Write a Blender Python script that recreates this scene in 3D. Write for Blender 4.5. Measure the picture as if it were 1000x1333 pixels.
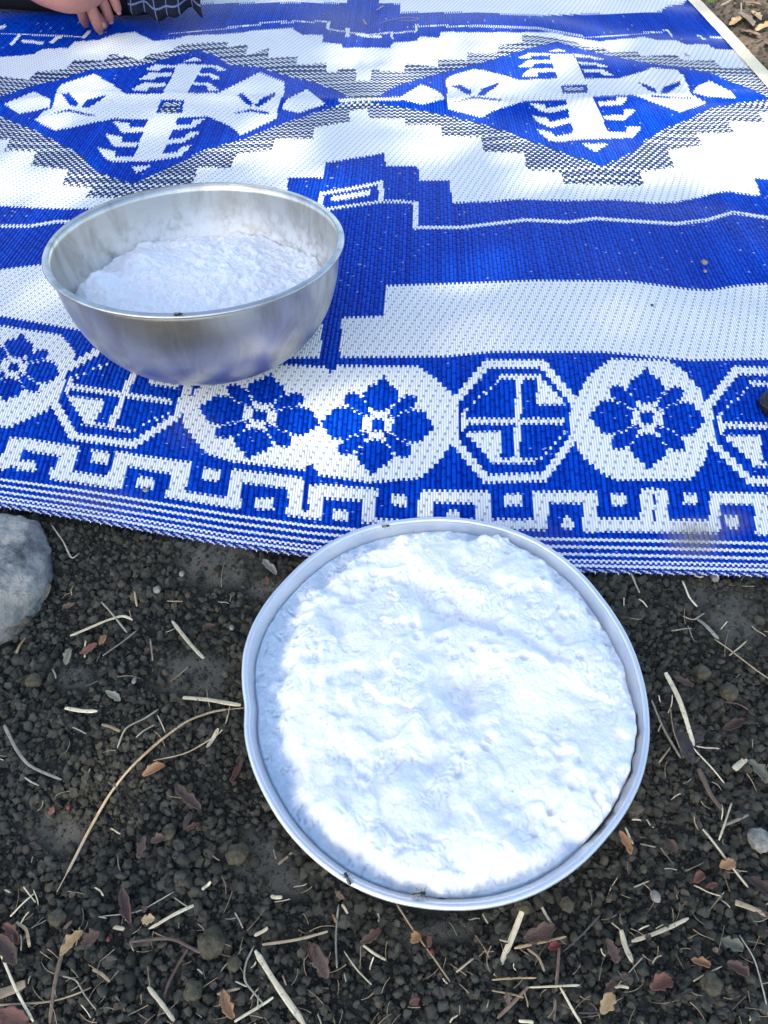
import bpy, bmesh, math, random
import numpy as np
from mathutils import Vector, Matrix, Euler
R = math.radians
rng = np.random.default_rng(7)
random.seed(7)
scene = bpy.context.scene
for o in list(bpy.data.objects):
    bpy.data.objects.remove(o)

# ------------------------------------------------------------------ camera, sky, sun, exposure
FPX, PITCH, CAMH = 1000.0, R(46.7), 0.45
cam_d = bpy.data.cameras.new('camera')
cam = bpy.data.objects.new('camera', cam_d)
scene.collection.objects.link(cam)
cam.location = (0, 0, CAMH)
cam.rotation_euler = (R(90) - PITCH, 0, 0)
cam_d.sensor_fit = 'HORIZONTAL'
cam_d.sensor_width = 36.0
cam_d.lens = 36.0
cam_d.clip_start = 0.01
cam_d.clip_end = 3000
scene.camera = cam

SUN_EL = R(40)
SUN_FROM = Vector((-0.50, -0.866, 0)).normalized()
SUN_DIR = Vector((-SUN_FROM.x * math.cos(SUN_EL), -SUN_FROM.y * math.cos(SUN_EL), -math.sin(SUN_EL)))
world = bpy.data.worlds.new('World')
scene.world = world
world.use_nodes = True
wn = world.node_tree
wn.nodes.clear()
sky = wn.nodes.new('ShaderNodeTexSky')
sky.sky_type = 'NISHITA'
sky.sun_disc = False
sky.sun_elevation = SUN_EL
sky.sun_rotation = math.atan2(SUN_FROM.x, SUN_FROM.y)
sky.air_density = 1.0
sky.dust_density = 1.5
bg = wn.nodes.new('ShaderNodeBackground')
bg.inputs['Strength'].default_value = 0.14
wo = wn.nodes.new('ShaderNodeOutputWorld')
wn.links.new(sky.outputs[0], bg.inputs['Color'])
wn.links.new(bg.outputs[0], wo.inputs['Surface'])

sun_d = bpy.data.lights.new('sun', 'SUN')
sun_d.energy = 3.0
sun_d.angle = R(0.53)
sun_d.color = (1.0, 0.93, 0.80)
sun = bpy.data.objects.new('sun', sun_d)
sun.rotation_euler = SUN_DIR.to_track_quat('-Z', 'Y').to_euler()
sun.location = (-3, -5, 6)
scene.collection.objects.link(sun)

vs = scene.view_settings
vs.view_transform = 'Standard'
vs.look = 'None'
vs.gamma = 1.0
vs.use_curve_mapping = False
vs.exposure = 1.62
scene.cycles.max_bounces = 6
scene.cycles.diffuse_bounces = 3
scene.cycles.glossy_bounces = 3
scene.cycles.transparent_max_bounces = 6

# ------------------------------------------------------------------ geometry helpers
CF = np.array([0, math.cos(PITCH), -math.sin(PITCH)])
CU = np.array([0, math.sin(PITCH), math.cos(PITCH)])
CX = np.array([1.0, 0, 0])
CC = np.array([0, 0, CAMH])


def rays(px, py):
    px = np.asarray(px, float); py = np.asarray(py, float)
    return CF + ((px - 500) / FPX)[..., None] * CX + ((666.5 - py) / FPX)[..., None] * CU


def project(P):
    d = np.asarray(P, float) - CC
    z = d @ CF
    return 500 + FPX * (d @ CX) / z, 666.5 - FPX * (d @ CU) / z, z


def sm(a, b, x):
    t = np.clip((np.asarray(x, float) - a) / (b - a), 0, 1)
    return t * t * (3 - 2 * t)


# ground profile: level terrace beyond, a bank falling towards the viewer, then a gentler slope
_ys = np.linspace(-6, 4, 20001)
_sl = math.tan(R(14)) * (1 - sm(.55, .66, _ys)) - (math.tan(R(14)) - math.tan(R(8))) * (1 - sm(.33, .45, _ys))
_sl = _sl * sm(-1.5, -.2, _ys)
_zz = np.cumsum(_sl) * (_ys[1] - _ys[0])
_zz -= _zz[-1]


def ground_z(Y):
    return np.interp(Y, _ys, _zz)


def ripple(X, Y):
    far = sm(.85, 1.15, Y)
    r = .006 * np.exp(-((Y - 1.335) / .022) ** 2)
    r = r + far * (.006 * np.sin(X * 7.0 + 1.2 + 2 * Y) + .004 * np.sin(X * 13 - 4 * Y))
    r = r + .010 * np.exp(-((Y - 1.72) / .10) ** 2) * np.sin(X * 8 + .4)
    r = r + .004 * sm(.15, .4, X) * np.sin((Y - .8) * 30 + X * 14) * sm(.62, .75, Y)
    r = r + .006 * np.exp(-((X - .42) / .05) ** 2 - ((Y - .93) / .05) ** 2)
    r = r + .0035 * np.sin(X * 17 + .7) * (1 - sm(.42, .56, Y))
    fold = Y * 0 - .06 + .05 * (Y - 1.3)
    r = r + .005 * np.exp(-((X - fold) / .012) ** 2) * sm(1.35, 1.5, Y)
    m = 1 - np.exp(-(((X + .17) / .15) ** 2 + ((Y - .655) / .13) ** 2) ** 2)
    return r * m


def on_ground(px, py, off=0.0, rip=False, it=14):
    d = rays(px, py)
    z = np.zeros(d.shape[:-1])
    for _ in range(it):
        k = (z - CAMH) / d[..., 2]
        X = k * d[..., 0]; Y = k * d[..., 1]
        zn = ground_z(Y) + off
        if rip:
            zn = zn + ripple(X, Y)
        z = .35 * z + .65 * zn
    k = (z - CAMH) / d[..., 2]
    return np.stack([k * d[..., 0], k * d[..., 1], z], -1)


def at_height(px, py, z):
    d = rays(px, py)
    k = (z - CAMH) / d[..., 2]
    return CC + k[..., None] * d


# ---- numpy gradient noise
_perm = rng.permutation(512)
_ang = rng.uniform(0, 2 * np.pi, 512)


def noise2(x, y):
    x = np.asarray(x, float); y = np.asarray(y, float)
    xi = np.floor(x).astype(int); yi = np.floor(y).astype(int)
    xf = x - xi; yf = y - yi
    u = xf ** 3 * (xf * (xf * 6 - 15) + 10); v = yf ** 3 * (yf * (yf * 6 - 15) + 10)

    def g(ix, iy, dx, dy):
        h = _ang[_perm[(_perm[ix & 511] + iy) & 511]]
        return np.cos(h) * dx + np.sin(h) * dy
    a = g(xi, yi, xf, yf); b = g(xi + 1, yi, xf - 1, yf)
    c = g(xi, yi + 1, xf, yf - 1); d = g(xi + 1, yi + 1, xf - 1, yf - 1)
    return (a * (1 - u) + b * u) * (1 - v) + (c * (1 - u) + d * u) * v


def fbm(x, y, o=4, lac=2.03, g=.5):
    s = 0; a = 1
    for k in range(o):
        s = s + a * noise2(x + 17.3 * k, y - 9.1 * k)
        x = x * lac; y = y * lac; a *= g
    return s


def worley(x, y):
    xi = np.floor(x).astype(int); yi = np.floor(y).astype(int)
    best = np.full(np.shape(x), 9.0)
    for dx in (-1, 0, 1):
        for dy in (-1, 0, 1):
            h = _perm[(_perm[(xi + dx) & 511] + yi + dy) & 511]
            fx = xi + dx + (h % 37) / 37.0; fy = yi + dy + (h % 53) / 53.0
            best = np.minimum(best, np.hypot(fx - x, fy - y))
    return best


def inside(px, py, poly):
    poly = np.asarray(poly, float)
    res = np.zeros(px.shape, bool)
    m = (px >= poly[:, 0].min()) & (px <= poly[:, 0].max()) & (py >= poly[:, 1].min()) & (py <= poly[:, 1].max())
    if not m.any():
        return res
    x = px[m]; y = py[m]
    r = np.zeros(x.shape, bool)
    j = len(poly) - 1
    for i in range(len(poly)):
        x1, y1 = poly[i]; x2, y2 = poly[j]
        c = ((y1 > y) != (y2 > y))
        if y1 != y2:
            r ^= c & (x < (x2 - x1) * (y - y1) / (y2 - y1) + x1)
        j = i
    res[m] = r
    return res


def poly_dist(px, py, poly):
    d = np.full(px.shape, 1e9)
    n = len(poly)
    for i in range(n):
        a = np.array(poly[i], float); b = np.array(poly[(i + 1) % n], float)
        ab = b - a
        t = np.clip(((px - a[0]) * ab[0] + (py - a[1]) * ab[1]) / (ab @ ab), 0, 1)
        d = np.minimum(d, np.hypot(px - a[0] - t * ab[0], py - a[1] - t * ab[1]))
    return d


def tag(o, label=None, cat=None, group=None, kind=None):
    if label: o['label'] = label
    if cat: o['category'] = cat
    if group: o['group'] = group
    if kind: o['kind'] = kind
    return o


def link(o, parent=None):
    scene.collection.objects.link(o)
    if parent is not None:
        o.parent = parent
    return o


def mesh_obj(name, V, Fs, mat, parent=None, smooth=True):
    me = bpy.data.meshes.new(name)
    me.from_pydata([tuple(v) for v in V], [], [tuple(f) for f in Fs])
    if mat: me.materials.append(mat)
    if smooth:
        me.polygons.foreach_set('use_smooth', np.ones(len(me.polygons), bool))
    me.update()
    return link(bpy.data.objects.new(name, me), parent)


def grid_mesh(name, P, mat, parent=None, wrap=False):
    """P: (rows, cols, 3) array -> quad mesh object (fast)."""
    nr, nc = P.shape[:2]
    me = bpy.data.meshes.new(name)
    idx = np.arange(nr * nc).reshape(nr, nc)
    if wrap:
        a = idx[:-1, :]; b = np.roll(idx, -1, 1)[:-1, :]; c = np.roll(idx, -1, 1)[1:, :]; d = idx[1:, :]
    else:
        a = idx[:-1, :-1]; b = idx[:-1, 1:]; c = idx[1:, 1:]; d = idx[1:, :-1]
    q = np.stack([a, b, c, d], -1).reshape(-1, 4)
    me.vertices.add(nr * nc)
    me.vertices.foreach_set('co', P.reshape(-1).astype(np.float32))
    me.loops.add(q.size)
    me.loops.foreach_set('vertex_index', q.reshape(-1).astype(np.int32))
    me.polygons.add(len(q))
    me.polygons.foreach_set('loop_start', np.arange(0, q.size, 4, dtype=np.int32))
    me.polygons.foreach_set('use_smooth', np.ones(len(q), bool))
    me.update(calc_edges=True)
    if mat: me.materials.append(mat)
    o = bpy.data.objects.new(name, me)
    return link(o, parent), q


def empty(name, loc):
    e = bpy.data.objects.new(name, None)
    e.location = loc
    e.empty_display_size = .02
    return link(e)


# ------------------------------------------------------------------ materials
class NT:
    def __init__(s, name):
        s.m = bpy.data.materials.new(name)
        s.m.use_nodes = True
        s.t = s.m.node_tree
        s.t.nodes.clear()
        s.out = s.t.nodes.new('ShaderNodeOutputMaterial')
        s.p = s.t.nodes.new('ShaderNodeBsdfPrincipled')
        s.t.links.new(s.p.outputs[0], s.out.inputs['Surface'])

    def n(s, typ, **kw):
        nd = s.t.nodes.new('ShaderNode' + typ)
        for k, v in kw.items():
            setattr(nd, k, v)
        return nd

    def l(s, a, b):
        s.t.links.new(a, b)

    def math(s, op, a, b=None, c=None, clamp=False):
        nd = s.n('Math', operation=op, use_clamp=clamp)
        for i, v in enumerate((a, b, c)):
            if v is None: continue
            if isinstance(v, (int, float)): nd.inputs[i].default_value = v
            else: s.l(v, nd.inputs[i])
        return nd.outputs[0]

    def mix(s, fac, a, b):
        nd = s.n('Mix', data_type='RGBA')
        for sock, v in ((nd.inputs[0], fac), (nd.inputs[6], a), (nd.inputs[7], b)):
            if isinstance(v, (int, float)): sock.default_value = v
            elif isinstance(v, tuple): sock.default_value = (*v, 1) if len(v) == 3 else v
            else: s.l(v, sock)
        return nd.outputs[2]

    def noise(s, scale, detail=4, rough=.55, vec=None, dist=0):
        nd = s.n('TexNoise')
        nd.inputs['Scale'].default_value = scale
        nd.inputs['Detail'].default_value = detail
        nd.inputs['Roughness'].default_value = rough
        nd.inputs['Distortion'].default_value = dist
        if vec is not None: s.l(vec, nd.inputs['Vector'])
        return nd.outputs['Fac']

    def ramp(s, fac, stops):
        nd = s.n('ValToRGB')
        el = nd.color_ramp.elements
        while len(el) < len(stops): el.new(.5)
        for e, (p, c) in zip(el, stops):
            e.position = p
            e.color = (*c, 1) if len(c) == 3 else c
        s.l(fac, nd.inputs[0])
        return nd.outputs[0]

    def bump(s, h, dist=.001, strength=1.0, nrm=None):
        nd = s.n('Bump')
        nd.inputs['Distance'].default_value = dist
        nd.inputs['Strength'].default_value = strength
        s.l(h, nd.inputs['Height'])
        if nrm is not None: s.l(nrm, nd.inputs['Normal'])
        s.l(nd.outputs[0], s.p.inputs['Normal'])
        return nd.outputs[0]

    def set(s, **kw):
        for k, v in kw.items():
            k = k.replace('_', ' ')
            if isinstance(v, tuple) and k != 'Subsurface Radius': v = (*v, 1) if len(v) == 3 else v
            if isinstance(v, (int, float, tuple)): s.p.inputs[k].default_value = v
            else: s.l(v, s.p.inputs[k])
        return s

    def obj(s):
        return s.n('TexCoord').outputs['Object']


def m_soil():
    t = NT('soil')
    co = t.obj()
    a = t.noise(9, 6, .6, co); b = t.noise(70, 6, .7, co); c = t.noise(420, 5, .7, co)
    col = t.ramp(b, [(.3, (.014, .013, .011)), (.55, (.030, .029, .023)), (.75, (.060, .056, .044))])  # dark earth, with crevice shade between crumbs painted into the sheet
    dusty = t.n('Attribute', attribute_name='dust').outputs['Fac']
    col = t.mix(t.math('MULTIPLY', dusty, t.math('ADD', .5, t.math('MULTIPLY', a, .8)), clamp=True), col, (.125, .115, .088))
    # the trodden earth beyond the mat's far edge is browner
    sep = t.n('SeparateXYZ'); t.l(co, sep.inputs[0])
    far = t.math('SMOOTH_MIN', t.math('MULTIPLY', t.math('SUBTRACT', sep.outputs[1], 1.0), 2.0, clamp=True), 1.0, .1)
    brown = t.ramp(b, [(.3, (.075, .052, .034)), (.7, (.21, .16, .11))])
    col = t.mix(far, col, brown)
    t.set(Base_Color=col, Roughness=.95, Specular_IOR_Level=.2)
    h = t.math('ADD', t.math('MULTIPLY', b, .7), t.math('MULTIPLY', c, .3))
    t.bump(h, .006, 1)
    return t.m


def m_crumb():
    t = NT('soil_crumb')
    oi = t.n('ObjectInfo')
    co = t.obj()
    n = t.noise(3.2, 5, .65, co)
    col = t.ramp(oi.outputs['Random'], [(0, (.060, .057, .043)), (.35, (.122, .117, .086)), (.7, (.192, .184, .136)), (.93, (.28, .265, .195)), (1, (.36, .29, .19))])
    col = t.mix(t.math('MULTIPLY', n, .5), col, (.055, .052, .040))
    gpos = t.n('NewGeometry').outputs['Position']
    patch = t.ramp(t.noise(11, 4, .6, gpos), [(.44, (0, 0, 0)), (.66, (1, 1, 1))])
    col = t.mix(t.math('MULTIPLY', patch, .55), col, (.20, .178, .128))
    t.set(Base_Color=col, Roughness=.93, Specular_IOR_Level=.25)
    t.bump(t.noise(7, 5, .7, co), .25, .8)
    return t.m


def m_mat():
    t = NT('woven_plastic')
    at = t.n('Attribute', attribute_name='pat')
    uv = t.n('UVMap', uv_map='weave')
    sep = t.n('SeparateXYZ'); t.l(uv.outputs[0], sep.inputs[0])
    u, v = sep.outputs[0], sep.outputs[1]
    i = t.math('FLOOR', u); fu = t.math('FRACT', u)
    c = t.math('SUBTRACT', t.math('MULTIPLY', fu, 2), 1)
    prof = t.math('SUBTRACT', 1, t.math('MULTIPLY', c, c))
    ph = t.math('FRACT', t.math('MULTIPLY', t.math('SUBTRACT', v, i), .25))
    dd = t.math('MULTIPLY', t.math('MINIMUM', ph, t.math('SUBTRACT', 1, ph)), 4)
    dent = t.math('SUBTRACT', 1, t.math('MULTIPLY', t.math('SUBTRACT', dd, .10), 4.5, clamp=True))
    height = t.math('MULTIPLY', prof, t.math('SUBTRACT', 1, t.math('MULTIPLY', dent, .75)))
    sepc = t.n('SeparateColor'); t.l(at.outputs['Color'], sepc.inputs[0])
    blue, navy, rnd = sepc.outputs[0], sepc.outputs[1], sepc.outputs[2]
    co = t.obj()
    wear = t.noise(14, 5, .6, co)
    fine = t.noise(260, 3, .6, co)
    white = t.mix(t.math('MULTIPLY', wear, .30), (.90, .89, .85), (.84, .82, .77))
    white = t.mix(t.math('MULTIPLY', t.math('SUBTRACT', fine, .62, clamp=True), 1.2), white, (.5, .47, .40))
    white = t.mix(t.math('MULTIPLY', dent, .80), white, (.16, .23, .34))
    # blue floats: two strands wide, laid brick fashion
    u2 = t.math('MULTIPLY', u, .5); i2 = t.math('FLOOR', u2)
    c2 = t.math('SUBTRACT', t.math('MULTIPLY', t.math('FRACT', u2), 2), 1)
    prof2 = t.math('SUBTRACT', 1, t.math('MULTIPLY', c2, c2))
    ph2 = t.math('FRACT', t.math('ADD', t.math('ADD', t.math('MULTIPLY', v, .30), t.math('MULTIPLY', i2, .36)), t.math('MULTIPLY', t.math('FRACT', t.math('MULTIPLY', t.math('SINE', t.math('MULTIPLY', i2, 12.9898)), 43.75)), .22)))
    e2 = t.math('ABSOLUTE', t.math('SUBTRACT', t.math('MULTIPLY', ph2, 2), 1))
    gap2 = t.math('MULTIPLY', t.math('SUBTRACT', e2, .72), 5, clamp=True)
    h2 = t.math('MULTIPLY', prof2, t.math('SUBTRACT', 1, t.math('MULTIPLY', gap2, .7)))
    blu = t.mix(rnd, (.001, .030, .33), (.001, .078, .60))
    blu = t.mix(t.math('SUBTRACT', 1, t.math('MULTIPLY', h2, 1.7, clamp=True)), blu, (.001, .009, .12))  # valleys and gaps darkened: weft colour plus relief shade painted in
    hm = t.n('Mix', data_type='FLOAT'); t.l(blue, hm.inputs[0]); t.l(height, hm.inputs[2]); t.l(t.math('MULTIPLY', h2, 1.5), hm.inputs[3])
    height = hm.outputs[0]
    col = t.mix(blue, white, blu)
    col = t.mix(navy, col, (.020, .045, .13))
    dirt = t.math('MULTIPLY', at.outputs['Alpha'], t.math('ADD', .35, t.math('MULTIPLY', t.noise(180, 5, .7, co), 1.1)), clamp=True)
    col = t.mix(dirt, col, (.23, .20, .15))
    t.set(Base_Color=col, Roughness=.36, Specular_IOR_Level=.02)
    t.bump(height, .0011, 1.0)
    return t.m


def m_simple(name, col, rough=.6, metal=0.0, var=.25, nscale=60, bump=.0006, spec=.4, dark=None):
    t = NT(name)
    co = t.obj()
    n = t.noise(nscale, 5, .6, co)
    d = dark or tuple(c * (1 - var) for c in col)
    lt = tuple(min(1, c * (1 + var)) for c in col)
    t.set(Base_Color=t.ramp(n, [(.3, d), (.7, lt)]), Roughness=rough, Metallic=metal, Specular_IOR_Level=spec)
    if bump: t.bump(n, bump, 1)
    return t.m


def m_steel():
    t = NT('stainless_steel')
    co = t.obj()
    sep = t.n('SeparateXYZ'); t.l(co, sep.inputs[0])
    n1 = t.noise(22, 5, .6, co); n2 = t.noise(130, 4, .6, co)
    smp = t.n('Mapping'); smp.inputs['Scale'].default_value = (1, 1, .3); t.l(co, smp.inputs['Vector'])
    n3 = t.noise(38, 5, .65, smp.outputs[0], .6)
    rough = t.math('ADD', .27, t.math('MULTIPLY', n3, .24))
    col = t.mix(t.math('MULTIPLY', t.math('SUBTRACT', n3, .47, clamp=True), 3.4, clamp=True), (.66, .64, .59), (.33, .30, .24))
    scr = t.n('Mapping'); scr.inputs['Scale'].default_value = (1, 1, 14); t.l(co, scr.inputs['Vector'])
    n4 = t.noise(45, 4, .7, scr.outputs[0])
    col = t.mix(t.math('MULTIPLY', n4, .35), col, (.30, .29, .27))
    # dried froth clinging to the wall near the foam
    film = t.at = t.n('Attribute', attribute_name='film').outputs['Fac']
    f = t.math('MULTIPLY', film, t.math('MULTIPLY', t.math('SUBTRACT', t.math('ADD', n2, t.math('MULTIPLY', n1, .6)), .62, clamp=True), 4, clamp=True))
    col = t.mix(f, col, (.80, .80, .78))
    t.set(Base_Color=col, Metallic=t.math('SUBTRACT', 1, f), Roughness=t.math('MAXIMUM', rough, t.math('MULTIPLY', f, .7)))
    t.bump(t.math('ADD', n1, t.math('ADD', t.math('MULTIPLY', n2, .12), t.math('MULTIPLY', n4, .10))), .0014, .4)
    return t.m


def m_alu():
    t = NT('dull_aluminium')
    co = t.obj()
    n1 = t.noise(30, 5, .6, co); n2 = t.noise(300, 3, .6, co)
    col = t.mix(t.math('MULTIPLY', n1, .5), (.80, .81, .82), (.60, .62, .64))
    col = t.mix(t.math('MULTIPLY', t.math('SUBTRACT', n2, .62, clamp=True), 2), col, (.25, .25, .25))
    t.set(Base_Color=col, Metallic=.85, Roughness=t.math('ADD', .34, t.math('MULTIPLY', n1, .2)))
    t.bump(t.math('ADD', n1, t.math('MULTIPLY', n2, .1)), .0010, .4)
    return t.m


def m_foam():
    t = NT('white_foam')
    co = t.obj()
    n = t.noise(900, 3, .6, co)
    vor = t.n('TexVoronoi'); vor.inputs['Scale'].default_value = 420; t.l(co, vor.inputs['Vector'])
    film = t.n('Attribute', attribute_name='film').outputs['Fac']
    col = t.mix(film, (.82, .82, .81), (.44, .54, .63))
    speck = t.n('TexVoronoi'); speck.inputs['Scale'].default_value = 70; t.l(co, speck.inputs['Vector'])
    sp = t.math('LESS_THAN', speck.outputs['Distance'], .055)
    col = t.mix(t.math('MULTIPLY', sp, .45), col, (.2, .19, .17))
    t.set(Base_Color=col, Roughness=t.math('SUBTRACT', .62, t.math('MULTIPLY', film, .3)), Specular_IOR_Level=.35,
          Subsurface_Weight=1.0, Subsurface_Radius=(.006, .0075, .009), Subsurface_Scale=.55)
    h = t.math('ADD', t.math('MULTIPLY', vor.outputs['Distance'], .7), t.math('MULTIPLY', n, .3))
    t.bump(h, .0010, .55)
    return t.m


def m_stone():
    t = NT('grey_stone')
    co = t.obj()
    a = t.noise(26, 7, .65, co); b = t.noise(160, 6, .7, co); c = t.noise(9, 4, .6, co)
    col = t.ramp(a, [(.36, (.06, .066, .066)), (.46, (.17, .18, .175)), (.60, (.40, .39, .34))])
    col = t.mix(t.ramp(b, [(.55, (0, 0, 0)), (.75, (1, 1, 1))]), col, (.09, .09, .085))
    col = t.mix(t.ramp(c, [(.55, (0, 0, 0)), (.72, (1, 1, 1))]), col, (.42, .38, .29))
    t.set(Base_Color=col, Roughness=.85, Specular_IOR_Level=.3)
    t.bump(t.math('ADD', a, t.math('MULTIPLY', b, .5)), .009, 1)
    return t.m


def m_plant(name, c1, c2, nscale=90, rough=.65):
    """dry plant matter with fibres along its length (object X)"""
    t = NT(name)
    co = t.obj()
    mp = t.n('Mapping'); mp.inputs['Scale'].default_value = (.12, 1, 1); t.l(co, mp.inputs['Vector'])
    fib = t.noise(1400, 3, .6, mp.outputs[0]); n = t.noise(nscale, 5, .6, co)
    f = t.math('ADD', t.math('MULTIPLY', fib, .45), t.math('MULTIPLY', n, .55))
    oi = t.n('ObjectInfo')
    spot = t.ramp(t.noise(330, 3, .6, co), [(.60, (0, 0, 0)), (.70, (1, 1, 1))])
    col = t.mix(t.math('MULTIPLY', spot, .55), t.ramp(f, [(.36, c1), (.62, c2)]), tuple(c * .3 for c in c1))
    hv_ = t.n('HueSaturation'); t.l(col, hv_.inputs['Color'])
    t.l(t.math('ADD', .70, t.math('MULTIPLY', oi.outputs['Random'], .6)), hv_.inputs['Value'])
    hv_.inputs['Saturation'].default_value = .95
    t.set(Base_Color=hv_.outputs[0], Roughness=rough, Specular_IOR_Level=.35)
    t.bump(f, .0009, .8)
    return t.m


def m_plaid():
    t = NT('plaid_cloth')
    uv = t.n('UVMap', uv_map='cloth')
    sep = t.n('SeparateXYZ'); t.l(uv.outputs[0], sep.inputs[0])

    def line(x):
        f = t.math('FRACT', x)
        return t.math('LESS_THAN', t.math('ABSOLUTE', t.math('SUBTRACT', f, .5)), .04)
    ln = t.math('MAXIMUM', line(sep.outputs[0]), line(sep.outputs[1]))
    col = t.mix(ln, (.006, .008, .018), (.10, .135, .24))
    t.set(Base_Color=col, Roughness=.9, Specular_IOR_Level=.2)
    t.bump(t.noise(700, 3, .6, t.obj()), .0006, .7)
    return t.m


M = dict(
    soil=m_soil(), crumb=m_crumb(), mat=m_mat(), steel=m_steel(), alu=m_alu(), foam=m_foam(), stone=m_stone(),
    cream=m_simple('cream_binding', (.82, .70, .44), .7, nscale=300, var=.12),
    straw=m_plant('pale_straw', (.52, .40, .21), (.82, .70, .45)),
    tan=m_plant('tan_straw', (.30, .20, .10), (.52, .38, .21)),
    grey=m_plant('weathered_straw', (.25, .205, .135), (.48, .41, .28)),
    twig=m_plant('brown_twig', (.10, .060, .038), (.25, .16, .10)),
    plum=m_plant('plum_leaf', (.055, .031, .021), (.16, .092, .060), 140),
    orange=m_plant('orange_leaf', (.20, .095, .035), (.38, .20, .085), 140),
    rust=m_plant('rust_leaf', (.10, .040, .026), (.20, .085, .05), 140),
    ochre=m_plant('ochre_leaf', (.36, .22, .085), (.58, .40, .18), 140),
    sage=m_plant('sage_leaf', (.15, .145, .09), (.28, .265, .17), 140),
    dark=m_plant('dark_wood', (.030, .024, .021), (.085, .068, .058), 140),
    ash=m_plant('grey_bark', (.16, .14, .105), (.34, .30, .23), 140),
    pebble=m_simple('pale_pebble', (.27, .245, .19), .85, nscale=220, var=.45, bump=.002),
    clod=m_simple('earth_clod', (.092, .080, .050), .95, nscale=190, var=.45, bump=.0025, spec=.2),
    berry=m_simple('red_berry', (.15, .030, .022), .5, nscale=200),
    skin=m_simple('skin', (.36, .155, .125), .55, nscale=120, var=.10, bump=.0004),
    nail=m_simple('nail', (.52, .28, .24), .3, nscale=120, var=.05, bump=0),
    black=m_simple('black_cloth', (.010, .010, .012), .95, nscale=400, var=.3, spec=.15),
    hair=m_simple('black_hair', (.012, .010, .009), .5, nscale=300, var=.3),
    plaid=m_plaid(),
    insect=m_simple('insect_shell', (.018, .014, .012), .35, nscale=2000, bump=0),
    insect_brown=m_simple('insect_brown', (.055, .028, .014), .4, nscale=2000, bump=0),
    screen=m_simple('dark_glass', (.006, .010, .045), .12, nscale=5, var=.1, bump=0, spec=.6),
    frame=m_simple('dark_plastic', (.014, .011, .012), .25, nscale=80, bump=0),
    leaf=m_simple('green_leaf', (.06, .11, .03), .6, nscale=30, bump=0),
    bark=m_simple('tree_bark', (.12, .09, .065), .9, nscale=25, bump=.01),
    grass=m_simple('green_grass', (.10, .20, .03), .55, nscale=80, bump=0),
)
_w = NT('fly_wing'); _w.set(Base_Color=(.35, .33, .30), Roughness=.25, Alpha=.45); M['wing'] = _w.m

# ------------------------------------------------------------------ ground
EDGE0 = [(0, 656), (100, 672), (200, 690), (300, 708), (400, 721), (500, 732), (600, 738), (760, 741), (1000, 747)]


def rowf(pts):
    p = np.array(pts, float)

    def f(x):
        x = np.asarray(x, float)
        y = np.interp(x, p[:, 0], p[:, 1])
        return y
    return f


hem_y = rowf([(-260, 640), (-120, 644)] + EDGE0 + [(1200, 748)])


def axis_steps(lo, hi, fine, far, n):
    g = np.geomspace(fine * 2, far, n)
    return np.concatenate([lo - g[::-1], np.arange(lo, hi + fine / 2, fine), hi + g])


gx = axis_steps(-.75, .75, .0045, 900, 34)
gy = axis_steps(.02, .70, .0045, 900, 34)
GX, GY = np.meshgrid(gx, gy)
GZ = ground_z(GY) - .007 - .03 * sm(.72, .95, GY) * sm(1.15, .9, np.abs(GX + .05) / .72)
near = np.clip(1 - np.maximum(np.abs(GX) - .8, 0) / .6, 0, 1) * (1 - sm(.62, .75, GY)) * sm(-.4, .0, GY)
GZ = GZ + near * (.006 * fbm(GX * 9, GY * 9, 4) + .0025 * fbm(GX * 60, GY * 60, 3)) - .002 * near
P = np.stack([GX, GY, GZ], -1)
gnd, _ = grid_mesh('ground', P, M['soil'])
tag(gnd, 'dark crumbly soil sloping down from the mat', None, None, 'structure')
_GZ = GZ
DUSTY = [((285, 730), 60, 34), ((255, 872), 52, 40), ((375, 1150), 40, 24), ((330, 1110), 40, 34), ((965, 800), 46, 46), ((90, 880), 28, 20), ((350, 760), 34, 18), ((915, 775), 26, 20), ((70, 1080), 40, 30), ((560, 1215), 60, 16)]
_qx, _qy, _qz = project(P)
_front = (_qz > .08) & (GY < .8) & (np.abs(GX) < 1.2)
_du = np.zeros(GX.shape)
for (cx_, cy_), a, b in DUSTY:
    _du = np.maximum(_du, np.where(_front, sm(1.35, .5, np.hypot((_qx - cx_) / a, (_qy - cy_) / b) + .5 * noise2(GX * 40, GY * 40)), 0))
_da = gnd.data.attributes.new('dust', 'FLOAT', 'POINT'); _da.data.foreach_set('value', _du.reshape(-1).astype(np.float32))


def soil_z(X, Y):
    """height of the built soil sheet (bilinear)"""
    i = np.clip(np.searchsorted(gx, X) - 1, 0, len(gx) - 2); j = np.clip(np.searchsorted(gy, Y) - 1, 0, len(gy) - 2)
    tx = (X - gx[i]) / (gx[i + 1] - gx[i]); ty = (Y - gy[j]) / (gy[j + 1] - gy[j])
    return (_GZ[j, i] * (1 - tx) + _GZ[j, i + 1] * tx) * (1 - ty) + (_GZ[j + 1, i] * (1 - tx) + _GZ[j + 1, i + 1] * tx) * ty


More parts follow.
